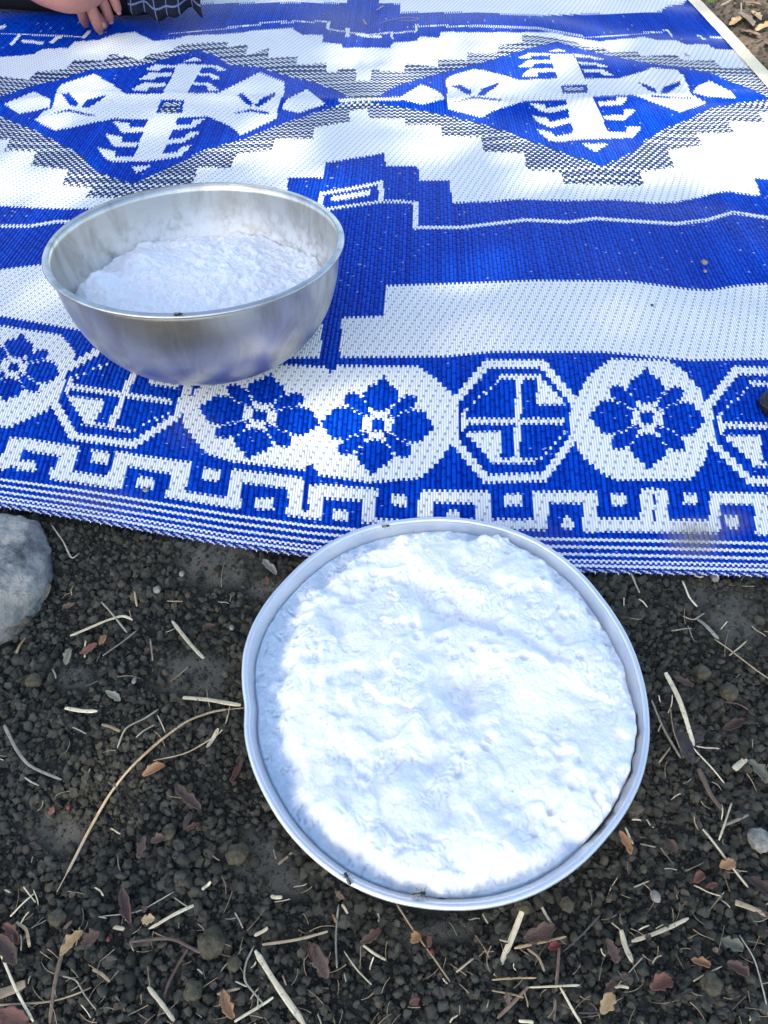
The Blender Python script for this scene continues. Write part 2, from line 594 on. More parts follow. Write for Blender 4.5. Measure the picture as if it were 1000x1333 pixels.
# ------------------------------------------------------------------ woven mat
T1 = [(-260, 596), (-120, 602), (0, 616), (100, 629), (200, 645), (300, 661), (400, 675), (500, 683), (600, 688), (710, 692), (900, 695), (1000, 698), (1200, 700)]
T2 = [(-260, 545), (-120, 550), (0, 565), (30, 570), (158, 590), (304, 610), (412, 630), (548, 638), (700, 640), (835, 637), (925, 641), (1000, 642), (1200, 644)]
T4 = [(-260, 388), (-120, 394), (0, 411), (100, 429), (200, 446), (300, 460), (364, 466), (440, 465), (580, 464), (640, 458), (784, 458), (900, 469), (1000, 467), (1200, 466)]
T5 = [(-260, 352), (0, 351), (55, 344), (150, 350), (300, 365), (440, 375), (500, 372), (700, 365), (820, 366), (900, 377), (925, 378), (960, 372), (1000, 369), (1200, 368)]
T6 = [(-260, 296), (0, 294), (40, 294), (75, 288), (300, 292), (545, 296), (600, 296), (685, 286), (740, 289), (775, 284), (800, 286), (880, 291), (920, 286), (954, 276), (1000, 283), (1200, 285)]
T7 = [(-260, 268), (0, 268), (85, 272), (300, 266), (590, 264), (640, 262), (675, 259), (740, 261), (800, 260), (850, 264), (880, 263), (910, 257), (936, 250), (950, 249), (980, 254), (1200, 256)]
T8 = [(-400, 132), (0, 135), (66, 141), (200, 143), (300, 139), (400, 134), (470, 128), (600, 126), (760, 120), (850, 123), (900, 127), (1000, 129), (1200, 129)]
T10 = [(-400, 40), (0, 43), (108, 46), (180, 34), (220, 43), (300, 36), (380, 30), (500, 40), (620, 34), (700, 37), (760, 48), (840, 43), (900, 43), (1000, 48), (1200, 50)]
T11 = [(-900, -70), (1900, -70)]
rows = [hem_y] + [rowf(t) for t in (T1, T2, T4, T5, T6, T8, T10, T11)]
hts = [50, 52, 175, 92, 80, 160, 90, 100]
ncell = [40, 44, 140, 70, 62, 126, 76, 46]
row_id, row_fr = [], []
for k, n in enumerate(ncell):
    for q in range(n):
        row_id.append(k); row_fr.append(q / n)
row_id.append(len(ncell) - 1); row_fr.append(1.0)
row_id = np.array(row_id); row_fr = np.array(row_fr)
NR = len(row_id)
HALF = 153 * 2                     # strands from the centre line to the right edge
LEFT = HALF + 96
STR = .00229
ss = np.arange(-LEFT, HALF + 1)
ax_px = np.array([(395, 745), (415, 545), (440, 380), (463, 230), (472, 130), (484, 45), (494, -60)], float)
axw = on_ground(ax_px[:, 0], ax_px[:, 1])
o_ = np.argsort(axw[:, 1])
axY, axX = axw[o_, 1], axw[o_, 0]

PX = np.tile(np.linspace(-300, 1300, len(ss))[None, :], (NR, 1))
fr = row_fr[:, None]


def row_y(px):
    y = np.zeros_like(px)
    for k in range(len(ncell)):
        m = row_id == k
        y[m] = rows[k](px[m]) * (1 - fr[m]) + rows[k + 1](px[m]) * fr[m]
    return y


for it in range(9):
    PY = row_y(PX)
    W = on_ground(PX, PY, .002, False, 7)
    Xd = np.interp(W[..., 1], axY, axX) + ss[None, :] * STR
    dep = (W - CC) @ CF
    PX = PX + .9 * (Xd - W[..., 0]) * FPX / dep
PY = row_y(PX)
W = on_ground(PX, PY, .002, True, 22)
mat_root = empty('woven_mat', (0.0, float(W[0, LEFT, 1]), float(W[0, LEFT, 2])))
tag(mat_root, 'blue and white woven plastic mat with diamond and flower patterns spread on the soil', 'mat')
LOC = np.array(mat_root.location)
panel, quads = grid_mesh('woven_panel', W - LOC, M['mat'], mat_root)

# pattern, traced as outlines on the mat; sampled once per weave cell
cx = (PX[:-1, :-1] + PX[:-1, 1:] + PX[1:, 1:] + PX[1:, :-1]) / 4
cy = (PY[:-1, :-1] + PY[:-1, 1:] + PY[1:, 1:] + PY[1:, :-1]) / 4
par = (np.arange(cx.shape[1]) % 2)[None, :] * 2 - 1
rowh = np.abs(PY[1:, :-1] - PY[:-1, :-1])
cdep = (W[:-1, :-1] - CC) @ CF
cy_t = cy + par * 1.9 * np.clip(.62 / cdep, .2, 1.3) ** 1.5
cy_t = np.where(cy > np.interp(cx, *np.array(T1, float).T), cy + (cy_t - cy) * .38, cy_t)
pat = np.zeros(cx.shape, int)      # 0 white 1 blue 2 hatch


def fill(poly, v):
    pat[inside(cx, cy_t, poly)] = v


def stroke(pts, w, v):
    for a, b in zip(pts[:-1], pts[1:]):
        a = np.array(a, float); b = np.array(b, float)
        d = b - a; d /= np.hypot(*d); n = np.array([-d[1], d[0]]) * w / 2
        e = d * w * .25
        fill([a - e + n, b + e + n, b + e - n, a - e - n], v)


def band(top, bot, v, x0=-1200, x1=2200):
    m = (cy_t > top(cx)) & (cy_t <= bot(cx)) & (cx > x0) & (cx < x1)
    pat[m] = v


W_, B_, H_ = 0, 1, 2
r4, r2, r1, r5, r6, r7 = rowf(T4), rowf(T2), rowf(T1), rowf(T5), rowf(T6), rowf(T7)
# border strip (blue ground)
band(r4, r1, B_)
# field band
band(r7, r5, B_)
fill([(373, 270), (375, 231), (421, 231), (423, 212), (501, 199), (502, 216), (544, 216), (546, 235), (586, 235), (589, 268), (480, 290)], B_)
fill([(982, 232), (1060, 238), (1060, 262), (993, 258)], B_)
fill([(420, 360), (502, 366), (500, 411), (445, 413), (442, 470), (437, 481), (426, 481), (417, 468), (420, 412), (400, 415)], B_)
stroke([(x, float(r6(x))) for x in (541, 600, 640, 685, 712, 740, 775, 800, 840, 880, 920, 937, 954, 977, 1000, 1100, 1200)], 3.4, W_)
stroke([(x, float(r6(x))) for x in (-260, -100, 0, 40, 75, 120, 200)], 3.2, W_)
fill([(415, 252), (421, 250), (421, 275), (414, 273)], W_)
stroke([(419, 252), (460, 245), (499, 237)], 4, W_)
fill([(493, 236), (500, 235), (499, 263), (492, 262)], W_)
stroke([(420, 273), (460, 267), (498, 262), (520, 262), (541, 264)], 3, W_)
fill([(431, 256), (482, 247), (482, 254), (432, 262)], W_)
fill([(538, 262), (544, 262), (545, 298), (538, 298)], W_)

# medallions and octagons of the border
FLOWER = [
    [(0, -.97), (.12, -.80), (.24, -.74), (.32, -.55), (.26, -.36), (.06, -.28), (-.06, -.28), (-.26, -.36), (-.34, -.55), (-.24, -.74), (-.12, -.80)],
    [(0, 1.0), (.12, .84), (.26, .76), (.34, .55), (.24, .38), (.05, .30), (-.05, .30), (-.24, .38), (-.32, .55), (-.26, .74), (-.12, .84)],
    [(-1.0, .0), (-.86, -.18), (-.78, -.30), (-.50, -.33), (-.32, -.24), (-.27, -.06), (-.27, .08), (-.34, .26), (-.52, .34), (-.78, .30), (-.88, .16)],
    [(1.0, .0), (.86, -.18), (.78, -.30), (.50, -.33), (.32, -.24), (.27, -.06), (.27, .08), (.34, .26), (.52, .34), (.78, .30), (.88, .16)],
    [(-.64, -.58), (-.46, -.62), (-.34, -.52), (-.12, -.17), (-.24, -.14), (-.62, -.40)],
    [(.64, -.58), (.46, -.62), (.34, -.52), (.12, -.17), (.24, -.14), (.62, -.40)],
    [(-.64, .60), (-.44, .62), (-.30, .50), (-.10, .16), (-.22, .12), (-.62, .40)],
    [(.64, .60), (.44, .62), (.30, .50), (.10, .16), (.22, .12), (.62, .40)],
    [(-.11, -.12), (.11, -.12), (.11, .12), (-.11, .12)],
]
OCT_OUT = [(-.45, -1.0), (.46, -1.0), (1.0, -.33), (1.0, .30), (.52, 1.0), (-.45, 1.03), (-.97, .38), (-1.0, -.30)]


def aff(poly, c, u, v):
    return [(c[0] + a * u[0] + b * v[0], c[1] + a * u[1] + b * v[1]) for a, b in poly]


fill([(244, 520), (262, 500), (300, 484), (364, 474), (424, 478), (430, 486), (440, 476), (545, 477), (566, 492), (590, 514), (590, 574), (572, 600), (548, 622),
      (480, 628), (415, 618), (405, 602), (396, 612), (300, 600), (268, 590), (238, 552)], W_)
fill([(796, 467), (870, 469), (890, 482), (910, 505), (922, 530), (922, 580), (918, 600), (900, 624), (803, 625), (784, 616), (756, 592), (748, 570), (750, 520), (766, 490)], W_)
fill([(-120, 410), (0, 424), (80, 436), (98, 458), (94, 486), (62, 534), (12, 556), (-60, 548), (-140, 520)], W_)
fill([(1090, 500), (1130, 470), (1220, 470), (1270, 540), (1220, 625), (1120, 625), (1085, 580)], W_)
for c, u, v in [((843, 544), (76, 2), (2, 68)), ((492, 553), (74, 3), (-8, 66)), ((338, 541), (79, 11), (-15, 57)), ((18, 478), (62, 9), (-12, 45)), ((1178, 548), (80, 2), (10, 68))]:
    for k__, pl in enumerate(FLOWER):
        ce = np.mean(pl, axis=0); f__ = 1.02 if k__ < 4 else (1.0 if k__ < 8 else 1)
        fill(aff([tuple(ce + (np.array(q_) - ce) * f__) for q_ in pl], c, u, v), B_)
    for sx_ in (-1, 1):
        for sy_ in (-1, 1):
            for q0, q1 in (((.10, .22), (.36, .60)), ((.20, .16), (.66, .36))):
                for d_0 in (0, .26, .52, .78):
                    a0_ = tuple(np.array(q0) + (np.array(q1) - np.array(q0)) * d_0); a1_ = tuple(np.array(q0) + (np.array(q1) - np.array(q0)) * (d_0 + .15))
                    stroke(aff([(a0_[0] * sx_, a0_[1] * sy_), (a1_[0] * sx_, a1_[1] * sy_)], c, u, v), 1.5, W_)
for c, u, v in [((669, 547), (84, 0), (-1, 79)), ((157, 512), (86, 13), (-26, 64)), ((1004, 554), (86, 3), (10, 76)), ((-190, 470), (84, 10), (-26, 58))]:
    fill(aff(OCT_OUT, c, u, v), W_)
    fill(aff([(a * .87, b * .87) for a, b in OCT_OUT], c, u, v), B_)
    A = lambda pl: fill(aff(pl, c, u, v), W_)
    A([(-.74, -.03), (.80, -.03), (.80, .06), (-.74, .06)])
    A([(.03, -.74), (.12, -.74), (.10, .68), (.00, .68)])
    A([(-.25, -.75), (.42, -.75), (.42, -.68), (-.25, -.68)])
    A([(-.38, .64), (.36, .64), (.36, .71), (-.38, .71)])
    A([(.34, -.70), (.46, -.66), (.82, -.26), (.36, -.26)])
    A([(-.76, .20), (-.18, .18), (-.20, .64), (-.36, .64)])
    A([(-.80, -.16), (-.73, -.16), (-.73, .16), (-.80, .16)])
    for q in range(6):
        a0, b0 = -.74 + q * .09, -.20 - q * .085
        A([(a0, b0 - .025), (a0 + .04, b0 - .025), (a0 + .04, b0 + .025), (a0, b0 + .025)])
        a0, b0 = .78 - q * .075, .22 + q * .085
        A([(a0, b0 - .025), (a0 + .04, b0 - .025), (a0 + .04, b0 + .025), (a0, b0 + .025)])
# key band
KEY = [
    [(600, 676), (714, 676), (714, 690), (600, 690)], [(694, 640), (714, 640), (714, 690), (694, 690)], [(698, 640), (777, 640), (777, 655), (698, 655)],
    [(759, 650), (778, 642), (778, 694), (759, 694)], [(759, 675), (852, 675), (852, 693), (759, 693)], [(834, 637), (851, 636), (850, 693), (834, 693)],
    [(853, 637), (870, 637), (870, 694), (853, 694)], [(862, 677), (930, 677), (930, 694), (862, 694)], [(924, 641), (938, 641), (938, 694), (924, 694)],
    [(928, 641), (995, 642), (995, 657), (928, 656)], [(982, 645), (1000, 642), (1002, 697), (984, 697)], [(990, 680), (1070, 680), (1070, 698), (990, 697)],
    [(656, 643), (680, 643), (680, 658), (656, 658)], [(734, 672), (744, 672), (747, 688), (731, 688)], [(795, 643), (816, 643), (815, 658), (796, 658)],
    [(890, 643), (908, 643), (908, 656), (890, 656)], [(944, 672), (962, 672), (964, 687), (946, 687)],
    [(302, 611), (395, 622), (393, 638), (304, 627)], [(300, 612), (318, 614), (312, 670), (294, 666)], [(332, 649), (356, 649), (357, 663), (331, 663)],
    [(377, 622), (396, 624), (390, 678), (374, 674)], [(372, 662), (418, 668), (416, 682), (372, 678)], [(404, 632), (422, 630), (418, 682), (400, 680)],
    [(413, 630), (492, 637), (490, 653), (416, 648)], [(432, 663), (453, 665), (452, 679), (431, 677)], [(474, 640), (492, 638), (488, 688), (470, 686)],
    [(472, 674), (552, 680), (552, 690), (472, 688)], [(510, 644), (531, 645), (530, 659), (509, 657)], [(546, 640), (564, 639), (562, 690), (544, 688)],
    [(546, 639), (637, 640), (637, 655), (546, 654)], [(619, 642), (638, 641), (640, 690), (620, 690)], [(580, 665), (600, 665), (600, 680), (580, 680)],
    [(24, 599), (48, 601), (47, 614), (22, 611)], [(30, 570), (103, 582), (100, 598), (32, 586)], [(84, 586), (104, 584), (90, 622), (66, 618)],
    [(66, 609), (150, 622), (148, 638), (64, 624)], [(120, 586), (145, 590), (141, 604), (118, 601)], [(152, 588), (172, 590), (156, 638), (134, 634)],
    [(156, 589), (250, 602), (246, 620), (158, 606)], [(180, 620), (204, 624), (200, 637), (176, 633)], [(228, 604), (250, 604), (238, 652), (215, 646)],
    [(217, 636), (302, 649), (298, 666), (214, 652)], [(266, 609), (288, 613), (286, 627), (263, 624)],
    [(14, 570), (34, 571), (22, 608), (-6, 606)], [(-60, 592), (10, 598), (8, 612), (-62, 604)],
]
for pl in KEY:
    fill(pl, W_)
# hem stripes
f_ = (cy_t - r1(cx)) / np.maximum(hem_y(cx) - r1(cx), 1)
pat[(f_ > 0)] = B_
for a, b in ((.16, .24), (.36, .44), (.565, .645), (.74, .80), (.87, .93)):
    pat[(f_ > a) & (f_ <= b)] = W_
# far diamonds
DR_out = [(464, 92), (464, 105), (483, 105), (484, 91), (527, 94), (528, 82), (570, 87), (570, 77), (608, 78), (609, 69), (648, 69), (649, 59), (680, 55), (680, 45), (720, 49),
          (752, 55), (758, 60), (788, 62), (795, 68), (828, 67), (836, 73), (880, 71), (890, 79), (930, 78), (940, 88), (982, 88), (990, 102), (1030, 104), (1040, 125),
          (1040, 150), (988, 146), (996, 160), (949, 158), (956, 173), (907, 173), (914, 189), (870, 195), (878, 217), (834, 224), (838, 242), (740, 239), (734, 240), (730, 224), (685, 221), (683, 199),
          (629, 197), (627, 178), (576, 177), (575, 163), (528, 162), (526, 155), (479, 153), (479, 137), (455, 140), (455, 96)]
DL_out = [(-40, 104), (0, 99), (38, 104), (48, 93), (86, 90), (96, 78), (134, 79), (146, 69), (184, 78), (194, 70), (224, 66), (232, 58), (298, 54), (296, 62), (323, 57), (320, 72), (350, 63), (349, 75),
          (387, 74), (386, 84), (425, 82), (425, 93), (440, 94), (440, 90), (463, 90), (463, 106), (485, 106), (486, 140), (456, 144), (455, 158), (409, 166), (408, 180), (358, 180), (354, 195),
          (308, 200), (300, 219), (258, 217), (252, 236), (230, 260), (112, 256), (120, 244), (80, 241), (90, 221), (40, 215), (48, 197), (6, 196), (12, 181), (-40, 180)]
fill(DR_out, H_); fill(DL_out, H_)
fill([(496, 123), (520, 110), (560, 98), (608, 86), (640, 78), (680, 65), (726, 54), (752, 62), (788, 71), (840, 81), (890, 88), (928, 95), (950, 106), (980, 116), (1004, 129), (970, 133), (928, 140),
      (900, 154), (870, 165), (844, 180), (824, 198), (782, 217), (760, 207), (740, 201), (696, 185), (656, 170), (616, 158), (560, 146), (524, 140), (482, 134)], B_)
fill([(-40, 140), (0, 126), (40, 112), (80, 103), (120, 90), (160, 88), (200, 81), (230, 72), (258, 64), (284, 74), (300, 85), (340, 87), (368, 98), (400, 105), (430, 115), (458, 128), (436, 138), (394, 152), (358, 164),
      (316, 181), (270, 194), (232, 212), (200, 226), (172, 240), (146, 231), (120, 220), (110, 204), (80, 188), (46, 170), (0, 151)], B_)
fill([(440, 128), (524, 126), (524, 130), (440, 133)], W_)
WHITE = [
    # right diamond
    [(520, 127), (548, 110), (560, 114), (576, 122), (578, 129), (550, 136), (526, 130)],
    [(580, 104), (588, 98), (616, 90), (628, 91), (660, 99), (676, 104), (726, 102), (762, 102), (806, 102), (840, 92), (848, 88), (880, 90), (890, 98), (896, 112), (900, 122), (920, 134), (886, 146),
     (824, 123), (774, 125), (738, 130), (684, 131), (640, 145), (628, 153), (584, 142), (581, 128), (583, 118)],
    [(716, 70), (746, 70), (762, 103), (726, 103)], [(736, 127), (772, 124), (785, 156), (792, 174), (748, 176)],
    [(714, 182), (726, 185), (760, 181), (824, 179), (836, 165), (817, 164), (816, 172), (790, 171), (750, 172), (722, 178), (720, 173), (698, 168)],
    [(673, 76), (688, 69), (716, 69), (716, 72), (692, 72), (690, 76)], [(675, 87), (688, 78), (719, 78), (720, 82), (696, 82), (693, 87)], [(678, 99), (690, 89), (722, 89), (724, 93), (700, 94), (700, 99)],
    [(746, 70), (772, 73), (788, 77), (772, 77), (770, 75), (750, 74)], [(752, 80), (778, 82), (794, 87), (780, 87), (777, 84), (756, 84)], [(758, 90), (784, 90), (800, 98), (786, 98), (782, 94), (761, 94)],
    [(714, 67), (726, 63), (740, 67)],
    [(689, 134), (710, 136), (710, 141), (740, 136), (741, 141), (716, 147), (702, 144)], [(692, 150), (714, 154), (715, 159), (743, 153), (746, 159), (718, 166), (702, 160)],
    [(778, 132), (802, 131), (803, 126), (818, 126), (810, 136), (780, 138)], [(786, 150), (812, 150), (813, 142), (828, 142), (814, 156), (787, 156)],
    [(758, 187), (792, 187), (776, 198)], [(902, 120), (908, 112), (924, 105), (952, 119), (958, 128), (920, 125)],
    # left diamond
    [(74, 118), (82, 109), (122, 96), (144, 108), (164, 122), (210, 122), (244, 121), (284, 121), (338, 94), (371, 107), (370, 118), (362, 140), (360, 154), (314, 176), (300, 164), (270, 151), (232, 153),
     (194, 155), (148, 154), (72, 170), (45, 156), (54, 146), (68, 140)],
    [(232, 83), (264, 84), (244, 122), (212, 122)], [(194, 153), (232, 152), (211, 202), (174, 206)],
    [(127, 192), (150, 197), (149, 204), (174, 204), (210, 200), (232, 198), (236, 191), (250, 189), (234, 204), (190, 210), (144, 210), (136, 204)],
    [(189, 90), (202, 84), (232, 85), (229, 88), (211, 88), (207, 92)], [(181, 103), (196, 94), (224, 95), (222, 99), (203, 100), (199, 104)], [(170, 117), (188, 107), (217, 108), (214, 113), (196, 113), (191, 118)],
    [(262, 84), (282, 85), (296, 92), (284, 92), (280, 88), (262, 87)], [(256, 95), (278, 96), (288, 103), (278, 103), (272, 98), (256, 98)], [(248, 107), (272, 108), (286, 117), (272, 118), (269, 111), (248, 110)],
    [(238, 80), (254, 74), (265, 79)],
    [(147, 158), (169, 160), (168, 166), (192, 165), (190, 171), (160, 173)], [(137, 174), (160, 178), (158, 185), (182, 185), (178, 191), (148, 191)],
    [(226, 163), (248, 162), (250, 156), (267, 154), (252, 166), (223, 169)], [(218, 182), (240, 179), (246, 172), (262, 171), (240, 185), (215, 188)],
    [(172, 217), (199, 215), (178, 225)],
    [(6, 135), (44, 119), (66, 130), (64, 140), (24, 148)], [(368, 142), (372, 130), (400, 116), (424, 135), (390, 147)],
]
for pl in WHITE:
    fill(pl, W_)
BLUE = [
    [(587, 112), (600, 110), (614, 118), (613, 124), (606, 122), (598, 116)], [(621, 124), (628, 115), (650, 107), (648, 112), (634, 121), (632, 124)], [(592, 133), (616, 125), (654, 129), (652, 131), (616, 128)],
    [(830, 107), (840, 109), (854, 116), (858, 122), (846, 118)], [(860, 122), (864, 113), (886, 105), (886, 110), (870, 121)], [(848, 124), (900, 127), (900, 129), (848, 126)],
    [(80, 122), (90, 121), (102, 134), (98, 139), (90, 136)], [(104, 140), (112, 130), (138, 123), (136, 127), (116, 140)], [(60, 149), (90, 142), (124, 150), (116, 151), (90, 145)],
    [(308, 123), (316, 121), (330, 134), (328, 139), (322, 136)], [(331, 138), (340, 128), (360, 119), (358, 125), (338, 139)], [(298, 149), (326, 142), (352, 146), (348, 149), (326, 145)],
    [(730, 111), (764, 110), (766, 121), (732, 121)], [(210, 130), (240, 130), (237, 147), (202, 147)],
]
for pl in BLUE:
    fill(pl, B_)
fill([(735, 113), (760, 113), (761, 119), (736, 119)], H_); fill([(214, 133), (236, 133), (232, 146), (208, 146)], H_)
# far blue band and what lies beyond it
far_top = [(-900, -5), (225, 5), (380, 3), (452, 4), (452, -80), (493, -80), (493, 3), (521, 5), (521, 16), (620, 16), (700, 20), (780, 18), (860, 15), (867, 8), (890, 5), (900, -10), (1900, -10)]
far_bot = [(1900, 72), (972, 66), (932, 64), (920, 57), (894, 58), (880, 52), (856, 52), (840, 48), (815, 50), (780, 54), (745, 48), (720, 42), (620, 42), (574, 41), (572, 49), (547, 47), (543, 53), (512, 55), (508, 62),
           (446, 62), (445, 57), (420, 55), (421, 45), (394, 45), (380, 36), (330, 40), (300, 44), (244, 46), (226, 51), (200, 53), (174, 41), (150, 44), (128, 52), (98, 54), (88, 62), (54, 64), (46, 70), (30, 72), (0, 74), (-900, 80)]
fill(far_top + far_bot, B_)
stroke([(220, 43), (250, 41), (300, 36), (345, 30), (380, 28), (426, 28)], 1.4, W_)
fill([(425, 28), (430, 28), (429, 38), (425, 38)], W_)
stroke([(428, 38), (450, 41)], 1.4, W_)
fill([(450, 36), (456, 36), (455, 48), (450, 48)], W_)
stroke([(455, 42), (480, 45), (510, 42)], 1.4, W_)
fill([(509, 41), (512, 41), (512, 50), (509, 50)], W_)
fill([(462, 43), (480, 46), (498, 46), (498, 49), (480, 49), (464, 46)], W_)
stroke([(512, 43), (540, 40)], 1.4, W_)
fill([(540, 32), (543, 32), (543, 42), (540, 42)], W_)
stroke([(543, 33), (620, 34), (700, 37), (760, 48), (800, 46), (840, 43), (866, 40)], 1.5, W_)
for a, b, w in (((867, 38), (875, 47), 2.5), ((908, 45), (918, 51), 2.5), ((925, 48), (945, 49), 3), ((29, 53), (56, 56), 3.6), ((14, 57), (26, 46), 4), ((66, 55), (79, 47), 4), ((108, 48), (118, 41), 4), ((-6, 38), (6, 34), 4), ((0, 43), (108, 48), 1.2)):
    stroke([a, b], w, W_)

ii = np.arange(cx.shape[1])[None, :] + 0 * np.arange(cx.shape[0])[:, None]
# distance along the strands, in weft picks of 6 mm
mid = W[:, LEFT]
arc = np.concatenate([[0], np.cumsum(np.linalg.norm(np.diff(mid, axis=0), axis=1))]) / .006
jj = arc[:-1][:, None] + 0 * ii
tw = np.floor(jj * 1.0 + ii * .5).astype(int)
wcx0 = W[:-1, :-1, 0]; wcy0 = W[:-1, :-1, 1]
hat = (pat == H_)
hw = ((ii // 2 + np.floor(jj * .5).astype(int)) % 2 == 0)
hrow = jj / 1.15
hcell = ((ii + 2 * np.floor(hrow).astype(int)) % 4 < 2) & ((hrow % 1) < .66)
blue = (pat == B_).astype(float) * np.where((rng.random(cx.shape) < .005) & (noise2(wcx0 * 9, wcy0 * 9) > -.1), .62, 1.0)  # scattered pale flecks: specular glints painted into the blue
navy = (hat & ~hcell).astype(float)
rnd = np.clip(.5 + .5 * rng.standard_normal(cx.shape[1])[None, :] * .5 + .25 * rng.standard_normal(cx.shape), 0, 1)
me = panel.data
ca = me.color_attributes.new('pat', 'FLOAT_COLOR', 'CORNER')
buf = np.zeros((len(quads), 4, 4), np.float32)
buf[:, :, 0] = blue.reshape(-1, 1); buf[:, :, 1] = navy.reshape(-1, 1); buf[:, :, 2] = rnd.reshape(-1, 1)
dirt = np.zeros(cx.shape)
for x_, y_, a, b, s_ in ((905, 700, 42, 26, .75), (950, 680, 30, 20, .35), (400, 590, 14, 10, .3), (690, 705, 60, 30, .15), (120, 655, 70, 25, .2), (250, 560, 40, 30, .12), (860, 330, 130, 45, .04), (430, 30, 60, 25, .3)):
    dirt = np.maximum(dirt, s_ * sm(1.3, .2, np.hypot((cx - x_) / a, (cy - y_) / b)))
wcx = W[:-1, :-1, 0]; wcy = W[:-1, :-1, 1]
dirt = np.clip(dirt + .35 * sm(.60, .75, noise2(wcx * 70, wcy * 70) + .35 * noise2(wcx * 9, wcy * 9)), 0, 1)
buf[:, :, 3] = dirt.reshape(-1, 1)
ca.data.foreach_set('color', buf.reshape(-1))
uvl = me.uv_layers.new(name='weave')
U_ = np.broadcast_to((np.arange(len(ss)))[None, :], (NR, len(ss))).reshape(-1)
V_ = np.broadcast_to(arc[:, None], (NR, len(ss))).reshape(-1)
uvb = np.stack([U_[quads.reshape(-1)], V_[quads.reshape(-1)]], -1).astype(np.float32)
uvl.data.foreach_set('uv', uvb.reshape(-1))


def tube(path, rad, sides=8, flat=1.0, up=(0, 0, 1)):
    """rings along a path -> (n, sides, 3)"""
    path = np.asarray(path, float); n = len(path)
    rad = np.broadcast_to(np.asarray(rad, float), (n,))
    tan = np.gradient(path, axis=0); tan /= np.linalg.norm(tan, axis=1)[:, None] + 1e-12
    upv = np.array(up, float)
    side = np.cross(tan, upv); side /= np.linalg.norm(side, axis=1)[:, None] + 1e-12
    nor = np.cross(side, tan)
    th = np.linspace(0, 2 * np.pi, sides, endpoint=False)
    return path[:, None, :] + rad[:, None, None] * (np.cos(th)[None, :, None] * side[:, None, :] + flat * np.sin(th)[None, :, None] * nor[:, None, :])


# the bound near hem: a rolled cord with a blue and white stitch
hp = W[0] + np.array([0, -.0008, -.0006]) - LOC
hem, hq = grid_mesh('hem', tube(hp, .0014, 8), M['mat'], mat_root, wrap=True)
ha = hem.data.color_attributes.new('pat', 'FLOAT_COLOR', 'CORNER')
hb = np.zeros((len(hq), 4, 4), np.float32)
k_ = np.arange(len(hq)) // 8; sd = np.arange(len(hq)) % 8
hb[:, :, 0] = (((k_ + sd) // 2) % 2 == 0)[:, None]; hb[:, :, 2] = .5; hb[:, :, 3] = .1
ha.data.foreach_set('color', hb.reshape(-1))
hem.data.uv_layers.new(name='weave')
FVv, FFf = [], []
for k__ in range(0, len(hp), 2):
    c__ = hp[k__]
    L__ = .0008 + .0014 * random.random(); dx__ = random.uniform(-.0008, .0008); w__ = .0008
    b__ = len(FVv)
    FVv += [c__ + [-w__, -.0008, .0004], c__ + [w__, -.0008, .0004], c__ + [w__ * .3 + dx__, -.0010 - L__, -.0012], c__ + [-w__ * .3 + dx__, -.0010 - L__, -.0012], c__ + [0, -.0010, -.0010]]
    FFf += [(b__, b__ + 3, b__ + 2, b__ + 1), (b__ + 4, b__ + 2, b__ + 3), (b__, b__ + 4, b__ + 3), (b__ + 1, b__ + 2, b__ + 4)]
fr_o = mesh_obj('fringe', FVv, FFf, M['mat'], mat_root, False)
fr_o['kind'] = 'stuff'
fa_ = fr_o.data.color_attributes.new('pat', 'FLOAT_COLOR', 'CORNER')
fb_ = np.zeros((len(fr_o.data.loops), 4), np.float32)
fb_[:, 0] = np.repeat((np.arange(len(FFf)) // 4) % 2, [len(f__) for f__ in FFf]); fb_[:, 2] = .4; fb_[:, 3] = .1
fa_.data.foreach_set('color', fb_.reshape(-1))
fr_o.data.uv_layers.new(name='weave')
for side in (0, -1):
    colidx = np.arange(0, 13) if side == 0 else np.arange(len(ss) - 13, len(ss))
    bp = W[:, colidx].copy() - LOC
    bp[:, :, 2] += .0015 + .0030 * np.sin(np.linspace(0, np.pi, 13))[None, :] + .0012 * noise2(bp[:, :, 0] * 90, bp[:, :, 1] * 90)
    bp[:, 0 if side == 0 else -1, 0] += .0022 * noise2(bp[:, 0, 1] * 70, bp[:, 0, 1] * 0 + 3.3)
    e_ = 0 if side == 0 else -1
    bp[:, e_, 0] += -.004 if side == 0 else .004
    bp[:, e_, 2] -= .004
    grid_mesh('edge_binding', bp, M['cream'], mat_root)

# ------------------------------------------------------------------ steel bowl
BC = np.array([-.1705, .6545]); BR, BH, TILT = .1345, .111, R(2.2)
bowl = empty('mixing_bowl', (BC[0], BC[1], .0055))
bowl.rotation_euler = (-TILT, 0, 0)
tag(bowl, 'round stainless steel mixing bowl of white froth standing on the mat', 'bowl')
bz = BH - .0055
prof_o = []
for a in np.linspace(0, 1, 30):         # outer wall: flat base, full belly, slightly flaring top
    t_ = a * math.pi / 2
    prof_o.append((.052 + (BR - .0050 - .052) * math.sin(t_) ** .86, bz * (1 - math.cos(t_) ** .92) if a < 1 else bz))
prof_o = [(0, .0), (.03, .0), (.047, .0)] + [(r_, max(z_, .0008)) for r_, z_ in prof_o]
prof_i = [(max(r_ - .0012, 0), z_ + .0012 * (1 - i_ / 40)) for i_, (r_, z_) in enumerate(prof_o)][::-1]
rimp = [(BR - .0055, bz + .0008), (BR - .001, bz + .0006), (BR, bz - .0006), (BR - .0006, bz - .002), (BR - .003, bz - .0022), (BR - .0058, bz - .0012)]


